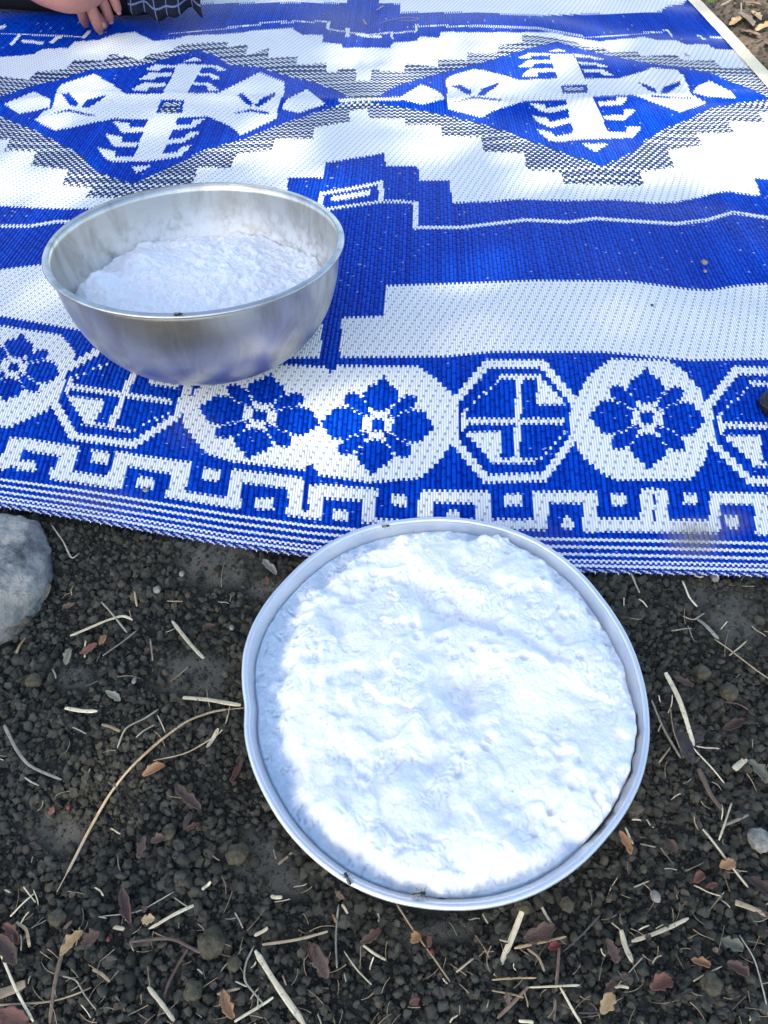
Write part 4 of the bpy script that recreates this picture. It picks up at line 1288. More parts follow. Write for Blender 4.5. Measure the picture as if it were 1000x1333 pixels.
# ------------------------------------------------------------------ litter on the soil
S, Tn, G, Tw = 'straw', 'tan', 'grey', 'twig'
STRAWS = [
    ([(92, 829), (130, 813), (162, 802), (173, 808)], 5, S, 'pale bent straw with a snapped tip on soil right of the stone'),
    ([(133, 786), (150, 806), (166, 825)], 3.2, G, 'thin greyish stalk crossing the bent straw near the stone'),
    ([(225, 811), (266, 859)], 6, S, 'straight pale straw splinter on the smooth soil left of the pan'),
    ([(86, 924), (128, 928)], 6.5, S, 'short thick pale straw lying level, left of the long curved stem'),
    ([(238, 907), (275, 911), (314, 919)], 6.5, S, 'pale flat straw whose right end touches the pan rim'),
    ([(318, 921), (281, 926), (245, 940), (205, 972), (170, 1005), (144, 1038), (115, 1088), (94, 1128), (75, 1162)], 4.5, 'tan', 'long curved reddish stem sweeping from the pan rim down to lower left'),
    ([(200, 991), (245, 982), (293, 953), (300, 914)], 2.6, Tn, 'thin kinked tan stalk beside the long curved stem'),
    ([(270, 975), (284, 948)], 6, S, 'short pale straw chip standing over the kinked tan stalk'),
    ([(7, 946), (25, 978), (40, 997), (81, 1016)], 5, G, 'weathered grey-tan stick bent at the left picture edge'),
    ([(67, 683), (83, 705), (95, 732), (104, 722)], 2.6, G, 'thin dry grass blade just below the mat hem, right of the stone'),
    ([(47, 777), (59, 735)], 2.6, Tn, 'thin tan stalk leaning against the right flank of the stone'),
    ([(22, 852), (34, 831)], 4, Tn, 'short tan stalk on soil just below the stone'),
    ([(196, 833), (199, 860)], 3.2, G, 'short upright grey stalk left of the straight pale splinter'),
    ([(135, 856), (158, 838), (180, 822)], 3, 'ash', 'thin grey twig below the pale bent straw'),
    ([(176, 771), (179, 791)], 3.2, Tn, 'tiny tan stalk above the bent straw, below the pale pebble'),
    ([(157, 953), (133, 944)], 5, Tn, 'short brown-tan chip below the level thick straw'),
    ([(176, 959), (190, 950), (202, 944)], 3, 'ash', 'short grey stalk right of the brown-tan chip'),
    ([(153, 975), (164, 950), (190, 938), (207, 924)], 3.2, 'sage', 'thin yellowish green stalk above the long curved stem'),
    ([(194, 1210), (225, 1192), (257, 1177)], 5, S, 'pale straw sliver pointing up right beside the plum leaf at lower left'),
    ([(135, 1194), (180, 1187), (228, 1162)], 1.8, G, 'hair-thin grey stem crossing above the pale sliver at lower left'),
    ([(147, 1207), (163, 1210)], 6.5, S, 'tiny pale chip beside the orange leaf scrap at lower left'),
    ([(264, 1160), (275, 1149)], 5, S, 'tiny white chip up right of the pale sliver at lower left'),
    ([(14, 1194), (45, 1164)], 3, S, 'thin pale straw near the left edge below the long curved stem end'),
    ([(22, 1201), (36, 1212), (40, 1234)], 5, Tn, 'curled tan husk at the left edge beside the rust leaf'),
    ([(88, 1216), (76, 1270), (65, 1333)], 6, Tw, 'upright brown twig at lower left running off the bottom edge'),
    ([(-6, 1310), (65, 1304), (95, 1296), (119, 1286)], 3.2, Tn, 'long thin tan stem crossing the brown twig at lower left'),
    ([(0, 1237), (22, 1284), (45, 1331)], 4, S, 'slanting pale straw in the bottom left corner'),
    ([(-10, 1300), (34, 1281)], 15, 'tan', 'thick broken orange-tan stalk in the bottom left corner'),
    ([(169, 1228), (200, 1224), (227, 1223), (255, 1238), (284, 1245)], 4.6, Tw, 'wavy brown twisted fibre below the pale sliver at lower left'),
    ([(245, 1237), (220, 1279), (202, 1333)], 4.5, 'plum', 'plum-brown twig running down to the bottom edge at lower left'),
    ([(194, 1286), (212, 1308), (227, 1329)], 7, S, 'pointed pale shard crossing the plum-brown twig'),
    ([(331, 1232), (319, 1256), (317, 1279), (342, 1306)], 3.2, G, 'curled grey blade left of the thick pale straw at the bottom'),
    ([(333, 1239), (365, 1287), (397, 1335)], 9, S, 'thick pale straw running off the bottom edge below the pan'),
    ([(306, 1331), (356, 1299)], 4.5, S, 'pale straw slanting up right beside the spotted orange leaf'),
    ([(283, 1295), (313, 1288)], 4.5, Tn, 'short tan stalk left of the curled grey blade'),
    ([(331, 1218), (349, 1209)], 6, S, 'short pale chip just above the thick bottom straw'),
    ([(122, 1263), (134, 1270), (144, 1279)], 5, Tn, 'small tan pod right of the upright brown twig'),
    ([(83, 1272), (101, 1275), (112, 1296), (126, 1315)], 2.4, G, 'curling pale root fibre right of the upright brown twig'),
    ([(363, 1127), (382, 1107)], 4.2, Tn, 'short tan straw tucked against the lower left pan rim'),
    ([(353, 1168), (368, 1170)], 6, S, 'tiny white chip on soil below the lower left pan rim'),
    ([(342, 1231), (380, 1225), (409, 1219), (427, 1214)], 4, Tn, 'tan stalk lying level right of the thick bottom straw'),
    ([(439, 1262), (438, 1220), (441, 1178)], 3.4, 'ash', 'upright grey stem below the pan at bottom centre left'),
    ([(433, 1188), (438, 1202)], 4.5, 'orange', 'tiny orange chip left of the upright grey stem'),
    ([(445, 1178), (453, 1190)], 4, S, 'tiny pale chip right of the upright grey stem'),
    ([(473, 1232), (502, 1251)], 4.2, S, 'short pale straw below the fly at the pan bottom'),
    ([(448, 1239), (465, 1262), (484, 1282)], 2.6, S, 'thin pale straw slanting down right at bottom centre left'),
    ([(516, 1178), (538, 1212), (562, 1243), (586, 1278)], 3, Tn, 'long thin tan stalk slanting down from the pan bottom'),
    ([(594, 1266), (618, 1246)], 3.6, S, 'short pale straw left of the broad splinter below the pan'),
    ([(645, 1270), (664, 1226), (682, 1181)], 9, S, 'broad pale straw splinter standing out just below the pan at right'),
    ([(703, 1175), (718, 1205)], 4.5, S, 'narrow pale straw right of the broad splinter below the pan'),
    ([(669, 1236), (700, 1228), (737, 1220)], 4, 'ochre', 'yellow-brown stem touching the broad splinter'),
    ([(733, 1239), (757, 1217), (781, 1192)], 3.2, 'dark', 'dark slanting twig right of the yellow-brown stem'),
    ([(728, 1229), (726, 1262), (721, 1330)], 4.5, Tw, 'brown upright twig running off the bottom edge at centre right'),
    ([(808, 1212), (815, 1234), (823, 1254)], 8, S, 'frayed pale splinter left of the long level straw at lower right'),
    ([(822, 1226), (858, 1212), (895, 1197)], 6.5, S, 'long pale jagged straw at lower right pointing up right'),
    ([(813, 1079), (824, 1100)], 3.8, S, 'pale sliver beside the orange leaf right of the pan rim'),
    ([(686, 1236), (700, 1246), (708, 1266)], 4, Tn, 'curved tan strip right of the broad splinter foot'),
    ([(866, 877), (880, 907), (892, 938), (904, 970)], 7.5, S, 'long pale jointed stalk standing right of the pan rim'),
    ([(929, 834), (964, 858), (1004, 887)], 2.6, Tn, 'long thin straw running to the right edge below the mat'),
    ([(950, 853), (972, 835)], 2.6, S, 'short thin straw crossing the long thin one at right'),
    ([(908, 805), (922, 819), (935, 833)], 6, 'ash', 'grey-brown flat strip above the long thin straw at right'),
    ([(888, 758), (896, 778), (912, 791)], 3.6, S, 'pale curved straw just below the mat hem at right'),
    ([(819, 743), (826, 758), (832, 774)], 3.4, G, 'grey grass blade emerging from under the mat hem beside the pan'),
    ([(831, 781), (843, 790)], 2.8, S, 'tiny pale sliver below the grey blade beside the pan'),
    ([(903, 752), (915, 752)], 3.6, S, 'tiny level pale sliver under the mat hem at right'),
    ([(889, 803), (902, 810), (917, 799)], 2.8, G, 'small tangle of grey grass left of the flat strip'),
    ([(875, 819), (900, 820)], 2.8, G, 'thin level grey stalk below the grey grass tangle'),
    ([(848, 912), (864, 950), (885, 989)], 4, G, 'weathered stalk close along the right side of the pan'),
    ([(872, 920), (876, 952), (890, 988)], 2.2, Tn, 'thin bowed tan stem between pan and jointed stalk'),
    ([(902, 974), (922, 996), (942, 1021)], 2.6, S, 'thin pale stem below the foot of the jointed stalk'),
    ([(906, 972), (920, 976), (936, 976)], 2.4, S, 'thin level stem right of the jointed stalk foot'),
    ([(857, 994), (872, 974)], 3, Tn, 'short tan stalk right of the pan near dark bark'),
    ([(954, 1004), (971, 988)], 10, S, 'chunky pale straw block right of the dark bark'),
    ([(908, 1003), (925, 1034), (941, 1056)], 8, Tw, 'brown strip of bark below the jointed stalk'),
    ([(942, 911), (960, 916), (973, 926)], 2.8, Tw, 'thin reddish twig below the round clod at right'),
    ([(914, 1081), (944, 1120), (977, 1158)], 4, S, 'split pale straw left of the whitish lump at right'),
    ([(935, 1095), (944, 1070), (953, 1045)], 3.6, S, 'upright pale straw above the split straw at right'),
    ([(939, 1076), (975, 1060)], 4.2, G, 'greyish stalk crossing the upright straw at right'),
    ([(903, 1153), (920, 1162), (937, 1167)], 2.6, S, 'thin pale straw below the small rust leaf at right'),
    ([(956, 1176), (978, 1184), (1004, 1194)], 9, 'tan', 'thick tan stalk with frayed end at the right edge'),
    ([(797, 1284), (808, 1284), (818, 1287)], 5, S, 'small pale husk above the ochre leaf at the bottom right'),
    ([(804, 1283), (820, 1264), (836, 1247)], 2, G, 'thin grey stem rising from the small pale husk'),
    ([(901, 1279), (918, 1268), (939, 1259)], 2.4, G, 'curling pale rootlet beside the orange leaf at lower right'),
    ([(962, 1218), (980, 1246), (990, 1285), (1000, 1326)], 2.6, G, 'long thin pale stem down the lower right edge'),
    ([(640, 1277), (670, 1274), (698, 1274)], 3, 'ochre', 'thin yellow stem lying level at the bottom centre right'),
    ([(640, 1290), (660, 1294), (682, 1300)], 3, 'ochre', 'thin yellow stem below the level one at bottom centre right'),
    ([(647, 1326), (668, 1305), (687, 1286)], 5, Tw, 'brown stalk slanting up right at the bottom centre right'),
    ([(728, 1286), (742, 1308), (757, 1333)], 4, S, 'pale straw slanting down to the bottom edge at centre right'),
    ([(687, 1286), (720, 1285), (755, 1283)], 3.4, S, 'pale level straw crossing the brown upright twig'),
    ([(752, 1319), (784, 1319)], 3.6, 'dark', 'short dark level twig at the bottom edge right of centre'),
    ([(676, 1328), (694, 1332)], 5, S, 'pale chip at the bottom edge right of centre'),
]
for pts, w, m_, lb in STRAWS:
    nm = 'twig' if m_ in ('twig', 'dark', 'plum', 'ash') else 'straw'
    stalk(nm, nm, pts, w, m_, lb, 'straw and twig litter on the soil')
LEAVES = [
    ([(86, 868), (96, 848)], 10, 'sage', 'small grey-green leaf below the pale bent straw'),
    ([(54, 787), (68, 764)], 12, 'ash', 'curled blue-grey dry leaf beside the stone'),
    ([(138, 903), (158, 914)], 9, 'sage', 'small yellowish green leaf above the level thick straw'),
    ([(106, 854), (128, 840)], 11, 'rust', 'small reddish leaf below the pale bent straw'),
    ([(130, 842), (140, 830)], 10, 'orange', 'orange leaf scrap under the bent straw'),
    ([(188, 1014), (216, 998)], 13, 'orange', 'orange-tan leaf scrap right of the long curved stem'),
    ([(232, 1020), (260, 1058)], 15, 'plum', 'large plum-brown curled leaf left of the pan'),
    ([(192, 1090), (180, 1119)], 11, 'plum', 'plum-brown leaf standing between stem and pan at left'),
    ([(198, 1098), (216, 1094)], 12, 'plum', 'crumpled dark plum leaf beside the standing one'),
    ([(240, 1082), (262, 1074)], 7, 'rust', 'small red chip of leaf left of the pan rim'),
    ([(240, 1078), (254, 1062)], 9, 'dark', 'blue-black leaf scrap touching the red chip'),
    ([(158, 1158), (174, 1202)], 15, 'plum', 'long plum-brown leaf above the pale sliver at lower left'),
    ([(186, 1198), (202, 1200)], 12, 'ochre', 'square ochre leaf scrap beside the plum leaf'),
    ([(6, 1206), (28, 1230)], 14, 'rust', 'rust leaf at the left edge below the curled husk'),
    ([(-4, 1222), (26, 1254)], 22, 'plum', 'dark plum leaf at the left edge below the rust leaf'),
    ([(80, 1244), (112, 1216)], 15, 'ochre', 'ochre leaf on top of the upright brown twig'),
    ([(108, 1232), (132, 1214)], 18, 'plum', 'dark red-brown leaf right of the ochre leaf'),
    ([(290, 1290), (306, 1326)], 15, 'orange', 'spotted orange leaf near the bottom edge at left'),
    ([(2, 1318), (40, 1330)], 24, 'rust', 'brown leaf in the bottom left corner under the straws'),
    ([(410, 1228), (424, 1276)], 18, 'plum', 'tall purple-brown leaf left of the upright grey stem'),
    ([(402, 1228), (410, 1252)], 9, 'rust', 'narrow brown leaf beside the tall purple one'),
    ([(470, 1230), (496, 1210)], 12, 'plum', 'folded plum leaf below the pan bottom at centre left'),
    ([(536, 1230), (547, 1218)], 12, 'orange', 'orange leaf chip beside the long thin tan stalk'),
    ([(318, 990), (300, 1020)], 8, 'rust', 'brown curled leaf at the left pan rim'),
    ([(680, 1222), (722, 1210)], 20, 'plum', 'wide plum leaf under the yellow-brown stem'),
    ([(714, 1238), (727, 1230)], 10, 'berry', 'small red leaf chip beside the brown upright twig'),
    ([(804, 1084), (820, 1114)], 11, 'orange', 'pointed orange leaf on soil right of the pan'),
    ([(790, 1222), (800, 1256)], 14, 'plum', 'plum leaf left of the frayed pale splinter'),
    ([(876, 882), (900, 898)], 11, 'plum', 'small purple-brown leaf beside the jointed stalk top'),
    ([(972, 992), (996, 1022)], 16, 'sage', 'pale green-grey leaf at right beside the straw block'),
    ([(936, 1132), (954, 1122)], 13, 'orange', 'orange leaf left of the whitish lump at right'),
    ([(902, 1150), (915, 1141)], 12, 'rust', 'small rust leaf at right, left of the split straw foot'),
    ([(898, 1250), (922, 1262)], 11, 'orange', 'orange leaf beside the pale rootlet at lower right'),
    ([(784, 1322), (796, 1294)], 17, 'ochre', 'ochre-orange leaf at the bottom edge right of centre'),
    ([(788, 1298), (800, 1278)], 10, 'plum', 'dark leaf tip standing above the ochre-orange leaf'),
    ([(846, 1290), (872, 1276)], 18, 'rust', 'dark red leaf at the bottom right below the jagged straw'),
    ([(938, 1222), (964, 1240)], 18, 'sage', 'olive leaf at lower right beside the long thin stem'),
    ([(944, 1256), (972, 1272)], 16, 'plum', 'plum leaf at lower right beside the long thin stem'),
    ([(975, 1142), (1000, 1170)], 18, 'plum', 'plum leaf at the right edge above the thick tan stalk'),
    ([(880, 1110), (866, 1096)], 9, 'plum', 'small plum scrap between orange leaf and split straw'),
    ([(938, 950), (968, 944)], 13, 'plum', 'flat plum leaf right of the dark bark'),
    ([(345, 730), (358, 752)], 10, 'ash', 'grey flake of bark in the gap between mat hem and pan'),
]
for pts, w, m_, lb in LEAVES:
    leaf(pts, w, m_, lb, 'dry leaf litter on the soil', curl=random.uniform(.3, 1.0))
leaf([(884, 942), (904, 992)], 20, 'dark', 'dark strip of bark behind the jointed stalk, right of the pan', None, 'bark_strip', 'bark', .3, -.003)
leaf([(892, 962), (918, 946)], 24, 'dark', 'dark ribbed flake of wood behind the jointed stalk foot', None, 'bark_strip', 'bark', .1, -.004)
for c_, w, h_, m_, lb, hg in [
    ((205, 769), 10, 9, 'pebble', 'pale round pebble on soil left of the pan top', .8),
    ((302, 818), 7, 6, 'pebble', 'tiny pale pebble by the upper left pan rim', .8),
    ((237, 748), 7, 7, 'pebble', 'tiny tan pebble under the mat hem left of the pan', .8),
    ((175, 887), 6, 8, 'pebble', 'tiny white chip of stone left of the pan', .6),
    ((930, 752), 11, 14, 'pebble', 'tan chip lying under the mat hem at right', .5),
    ((987, 1095), 28, 26, 'pebble', 'whitish rough lump at the right edge', .7),
    ((853, 1168), 13, 12, 'pebble', 'tan seed pod lying right of the pan bottom', .7),
]:
    lump('pebble', 'pebble', c_, w, h_, m_, lb, 'pale pebbles on the soil', hg, .3, len(lb))
for c_, w, h_, lb in [
    ((948, 902), 22, 20, 'round dark clod at right between long thin straw and reddish twig'),
    ((913, 876), 20, 17, 'paired dark clod right of the jointed stalk top'),
    ((276, 1228), 34, 30, 'large crumbly clod below the pan at lower left'),
    ((220, 1085), 18, 17, 'dark clod beside the red leaf chip left of the pan'),
    ((310, 1113), 28, 22, 'cracked flat clod at the lower left of the pan'),
    ((75, 1195), 22, 18, 'dark clod left of the long plum leaf'),
    ((18, 815), 22, 20, 'dark clod tucked under the lower edge of the stone'),
    ((30, 808), 24, 20, 'dark clod just below the stone at left'),
    ((45, 887), 20, 16, 'tan earthy clod at left above the level thick straw'),
    ((682, 1183), 20, 14, 'dark clod just under the pan rim at the broad splinter'),
    ((738, 1178), 18, 15, 'angular dark clod right of the narrow pale straw'),
    ((925, 1280), 26, 22, 'dark clod at lower right under the pale rootlet'),
    ((826, 1053), 22, 16, 'flat dark clod against the right pan rim'),
    ((305, 1255), 18, 16, 'dark clod left of the thick bottom straw'),
    ((252, 1290), 24, 20, 'dark clod between the plum-brown twig and spotted leaf'),
]:
    lump('dirt_clod', 'clod', c_, w, h_, 'clod', lb, 'larger clods in the soil', .75, .45, len(lb) + w, .4)
for c_, lb in [((142, 1223), 'red berry at lower left above the wavy fibre'), ((90, 1052), 'tiny red berry left of the long curved stem'), ((562, 1239), 'red berry beside the long thin tan stalk')]:
    lump('berry', 'berry', c_, 6, 6, 'berry', lb, None, 1, .08, 1, .3, 2)
# small things lying on the mat
lump('pebble', 'pebble', (917, 343), 8, 9, 'pebble', 'tan pebble lying on the blue band of the mat', 'pebbles on the mat', .7, .25, 5, .3, 2, True)
lump('pebble', 'pebble', (918, 354), 5, 5, 'pebble', 'smaller pebble just below the tan one on the blue band', 'pebbles on the mat', .7, .25, 6, .3, 2, True)
lump('pebble', 'pebble', (190, 639), 8, 6, 'pebble', 'tan pebble on the key border of the mat at left', 'pebbles on the mat', .6, .25, 7, .3, 2, True)
lump('pebble', 'pebble', (849, 398), 4, 4, 'clod', 'dark speck of grit at the blue band edge on the mat', 'pebbles on the mat', .6, .25, 8, .3, 2, True)


def mat_pts(pts, lift=.001):
    a = np.array(pts, float)
    g = on_ground(a[:, 0], a[:, 1], .002, True)
    g[:, 2] += lift
    return g


stalk('straw', 'straw', None, 1.6, 'tan', 'thin straw loop lying on the far blue band of the mat', 'straw bits on the mat', pts_world=mat_pts([(494, 31), (512, 26), (530, 24), (548, 26), (540, 29), (518, 28)], .002))
for k, (a, b) in enumerate([((419, 19), (424, 17)), ((490, 14), (499, 9)), ((473, 27), (478, 33)), ((891, 70), (897, 74))]):
    stalk('straw', 'straw', None, 2.6, 'tan', ['tiny straw bit on the far mat left of the fold', 'tiny straw bit beyond the thin loop on the far mat', 'tiny pale straw bit below the thin loop on the far mat', 'tiny brown bit on the far white band at right'][k],
          'straw bits on the mat', pts_world=mat_pts([a, b], .001))
# small indistinguishable slivers all over the soil
k = 0
while k < 115:
    x, y = random.uniform(-20, 1020), random.uniform(690, 1345)
    if y < float(hem_y(x)) + 10 or inside(np.array([x]), np.array([y]), [(580 + (a - 580) * 1.03, 928 + (b - 928) * 1.03) for a, b in OUT])[0] or (x < 75 and y < 850):
        continue
    if y < 1150 and random.random() < .45:
        continue
    a = random.uniform(0, math.pi); L = random.uniform(4, 13)
    m_ = random.choice([S, Tn, G, G, Tw, S, 'ash'])
    stalk('straw_sliver', 'straw', [(x - L * math.cos(a), y - L * math.sin(a)), (x + random.uniform(-2, 2), y + random.uniform(-2, 2)), (x + L * math.cos(a), y + L * math.sin(a))], random.uniform(1.4, 2.8), m_,
          'tiny thin plant sliver scattered among the soil crumbs', 'tiny plant slivers on the soil', lift=random.uniform(0, .003))
    k += 1
k = 0
while k < 36:
    x, y = random.uniform(-20, 1020), random.uniform(690, 1345)
    if y < float(hem_y(x)) + 10 or inside(np.array([x]), np.array([y]), [(580 + (a - 580) * 1.03, 928 + (b - 928) * 1.03) for a, b in OUT])[0] or (x < 75 and y < 850):
        continue
    if y < 1120 and random.random() < .5:
        continue
    a = random.uniform(0, 6.28); L = random.uniform(3.5, 8)
    leaf([(x - L * math.cos(a), y - L * math.sin(a)), (x + L * math.cos(a), y + L * math.sin(a))], random.uniform(5, 9), random.choice(['plum', 'plum', 'plum', 'dark', 'dark', 'rust', 'twig']),
         'tiny dry leaf scrap scattered among the soil crumbs', 'tiny leaf scraps on the soil', 'leaf_scrap', 'leaf', random.uniform(.1, .5))
    k += 1

# hair-thin fibres and rootlets tangled in the lower litter (uncountable)
FV, FF = [], []
for k in range(260):
    x, y = random.uniform(-40, 1040), random.choice([random.uniform(760, 1345), random.uniform(1150, 1345), random.uniform(1200, 1345)])
    if y < float(hem_y(x)) + 12 or inside(np.array([x]), np.array([y]), [(580 + (a - 580) * 1.05, 928 + (b - 928) * 1.05) for a, b in OUT])[0] or (x < 75 and y < 850):
        continue
    a = random.uniform(0, 6.28); b_c = random.uniform(-.45, .45); pts = [(x, y)]; L = random.uniform(3, 9)
    for q in range(4):
        pts.append((pts[-1][0] + L * math.cos(a), pts[-1][1] + L * math.sin(a))); a += b_c * random.uniform(.2, .9)
    if inside(np.array([q_[0] for q_ in pts]), np.array([q_[1] for q_ in pts]), OUT).any():
        continue
    p = resample(ground_pts(pts, random.uniform(-.002, .002)), 9)
    T = tube(p, px_w(random.uniform(.6, 1.3), p[0]) / 2 * np.linspace(1, .5, 9), 4)
    b0 = len(FV); FV += list(T.reshape(-1, 3))
    for i_ in range(8):
        for j_ in range(4):
            FF.append((b0 + i_ * 4 + j_, b0 + i_ * 4 + (j_ + 1) % 4, b0 + (i_ + 1) * 4 + (j_ + 1) % 4, b0 + (i_ + 1) * 4 + j_))
fb = mesh_obj('plant_fibres', FV, FF, M['tan'])
tag(fb, 'hair-thin dry rootlets and fibres strewn over the soil', 'fibres', None, 'stuff')

# dry leaves and stalks on the earth beyond the mat's far right edge
FARL = [([(948, 36), (966, 28)], 12, 'ochre', 'pale dry leaf by the mat binding at top right'), ([(958, 20), (982, 38)], 12, 'tan', 'long curled dry leaf at top right beyond the mat'), ([(975, 18), (992, 30)], 10, 'ochre', 'small pale dry leaf at the top right edge'),
        ([(960, 42), (990, 50)], 9, 'twig', 'brown dry leaf near the mat binding at top right'), ([(985, 44), (1004, 34)], 12, 'ochre', 'tan dry leaf touching the right edge at the top'), ([(968, 6), (990, 10)], 8, 'twig', 'brown dry leaf in the top right corner'),
        ([(992, 58), (1008, 66)], 9, 'twig', 'brown leaf beside the mat binding at the right edge'), ([(1010, 20), (1040, 30)], 14, 'ochre', 'dry leaf beyond the top right picture corner')]
for pts, w, m_, lb in FARL:
    leaf(pts, w, m_, lb, 'dry leaves beyond the mat', curl=.4, lift=.004)
for pts, w, m_, lb in [([(938, 10), (950, 3), (962, -3)], 3, 'grey', 'grey stalk at top right beside the mat binding'), ([(962, 30), (966, 16), (964, 6)], 2.4, 'grey', 'thin upright grey stalk at top right beyond the mat'),
                       ([(984, 57), (994, 50)], 3, 'dark', 'short dark stalk near the right edge at the top')]:
    stalk('straw', 'straw', pts, w, m_, lb, 'stalks beyond the mat', lift=.004)
# tuft of green grass at the top edge
gb = on_ground(np.array([920.0]), np.array([4.0]))[0]
gt = empty('grass_tuft', tuple(gb)); tag(gt, 'small tuft of green grass beside the mat binding at top right', 'grass')
for k in range(9):
    a = random.uniform(0, 6.28); L = random.uniform(.03, .07); le = random.uniform(.2, .7)
    pth = np.array([[math.cos(a) * le * L * s_ * s_, math.sin(a) * le * L * s_ * s_ + .006, L * s_] for s_ in np.linspace(0, 1, 6)]) + np.array([random.uniform(.0, .02), random.uniform(0, .02), 0])
    T = tube(pth, .0022 * (1 - np.linspace(0, 1, 6) * .85), 4, .3, (0, 1, .1))
    grid_mesh('blade', T, M['grass'], gt, wrap=True)

# ------------------------------------------------------------------ flies
def ellipsoid(name, c, r, mat, parent, n=10):
    u = np.linspace(0, np.pi, n)[:, None]; v = np.linspace(0, 2 * np.pi, n + 2, endpoint=False)[None, :]
    Pm = np.stack([c[0] + r[0] * np.cos(u) + 0 * v, c[1] + r[1] * np.sin(u) * np.cos(v), c[2] + r[2] * np.sin(u) * np.sin(v)], -1)
    return grid_mesh(name, Pm, mat, parent, wrap=True)[0]


def fly(loc, rz, size, label, shell='insect', tilt=0.0):
    f = empty('fly', tuple(loc)); f.rotation_euler = (tilt, 0, rz)
    tag(f, label, 'fly', 'flies on the metal rims')
    s_ = size
    ellipsoid('abdomen', (-.26 * s_, 0, .17 * s_), (.30 * s_, .15 * s_, .13 * s_), M[shell], f)
    ellipsoid('thorax', (.10 * s_, 0, .20 * s_), (.17 * s_, .14 * s_, .14 * s_), M['insect'], f)
    ellipsoid('head', (.31 * s_, 0, .18 * s_), (.09 * s_, .13 * s_, .10 * s_), M['insect'], f)
    for sg in (-1, 1):
        w = np.array([[.12, .05, .30], [-.15, .20, .31], [-.50, .24, .27], [-.56, .10, .27], [-.3, .02, .29]]) * s_
        w[:, 1] *= sg
        o = mesh_obj('wing', w, [(0, 1, 2, 3, 4)], M['wing'], f, False)
        sl = o.modifiers.new('thickness', 'SOLIDIFY'); sl.thickness = .00005
        for q in (-.12, .08, .24):
            pth = np.array([[q, sg * .08, .16], [q * 1.5, sg * .26, .22], [q * 2.1, sg * .40, .0]]) * s_
            grid_mesh('leg', tube(pth, .014 * s_, 5), M['insect'], f, wrap=True)
    return f


def pan_pt(px, py):
    return on_pan(np.array([float(px)]), np.array([float(py)]), .0012)[0]


fly(pan_pt(452, 1144), R(120), .0085, 'black fly with spread legs on the lower left pan rim', tilt=PA)
fly(pan_pt(547, 1164), R(5), .0085, 'brownish fly on the bottom pan rim', 'insect_brown', PA)
fly(pan_pt(503, 686), R(10), .0068, 'small fly on the far pan rim next to the mat', 'insect_brown', PA)
bt = Matrix.Translation(bowl.location) @ bowl.rotation_euler.to_matrix().to_4x4()
fp = bt @ Vector(((BR - .002) * math.cos(R(-86)), (BR - .002) * math.sin(R(-86)), bz + .0006))
fly(fp, R(5), .0075, 'small dark fly on the near rim of the steel bowl', tilt=-TILT)

# ------------------------------------------------------------------ dark slab at the right edge of the mat
pc0 = on_ground(np.array([984.0]), np.array([529.0]), .002, True)[0]
px1 = on_ground(np.array([1004.0]), np.array([511.0]), .002, True)[0]
dvec = px1 - pc0
an = math.atan2(dvec[1], dvec[0])
ph = empty('phone', tuple(pc0 + np.array([0, 0, .001]))); ph.rotation_euler = (R(13), 0, an)
tag(ph, 'dark glossy slab with rounded corner lying at the right edge of the mat', 'phone')


def rounded_slab(name, x0, x1, y0, y1, z0, z1, r, mat, parent):
    bm = bmesh.new()
    pts = []
    for cx_, cy_, a0 in ((x1 - r, y1 - r, 0), (x0 + r, y1 - r, 90), (x0 + r, y0 + r, 180), (x1 - r, y0 + r, 270)):
        for q in range(7):
            a = R(a0 + q * 15); pts.append((cx_ + r * math.cos(a), cy_ + r * math.sin(a)))
    lo = [bm.verts.new((a, b, z0)) for a, b in pts]; hi = [bm.verts.new((a, b, z1)) for a, b in pts]
    bm.faces.new(lo[::-1]); bm.faces.new(hi)
    for i in range(len(pts)):
        j = (i + 1) % len(pts); bm.faces.new((lo[i], lo[j], hi[j], hi[i]))
    bmesh.ops.bevel(bm, geom=[e for e in bm.edges if abs(e.verts[0].co.z - e.verts[1].co.z) < 1e-7], offset=.0022, segments=3, affect='EDGES')
    mm = bpy.data.meshes.new(name); bm.to_mesh(mm); bm.free(); mm.materials.append(mat)
    mm.polygons.foreach_set('use_smooth', np.ones(len(mm.polygons), bool))
    return link(bpy.data.objects.new(name, mm), parent)


rounded_slab('case', -.003, .145, -.078, .003, 0, .010, .011, M['frame'], ph)
rounded_slab('screen', .0015, .1405, -.0735, -.0015, .0085, .0106, .008, M['screen'], ph)

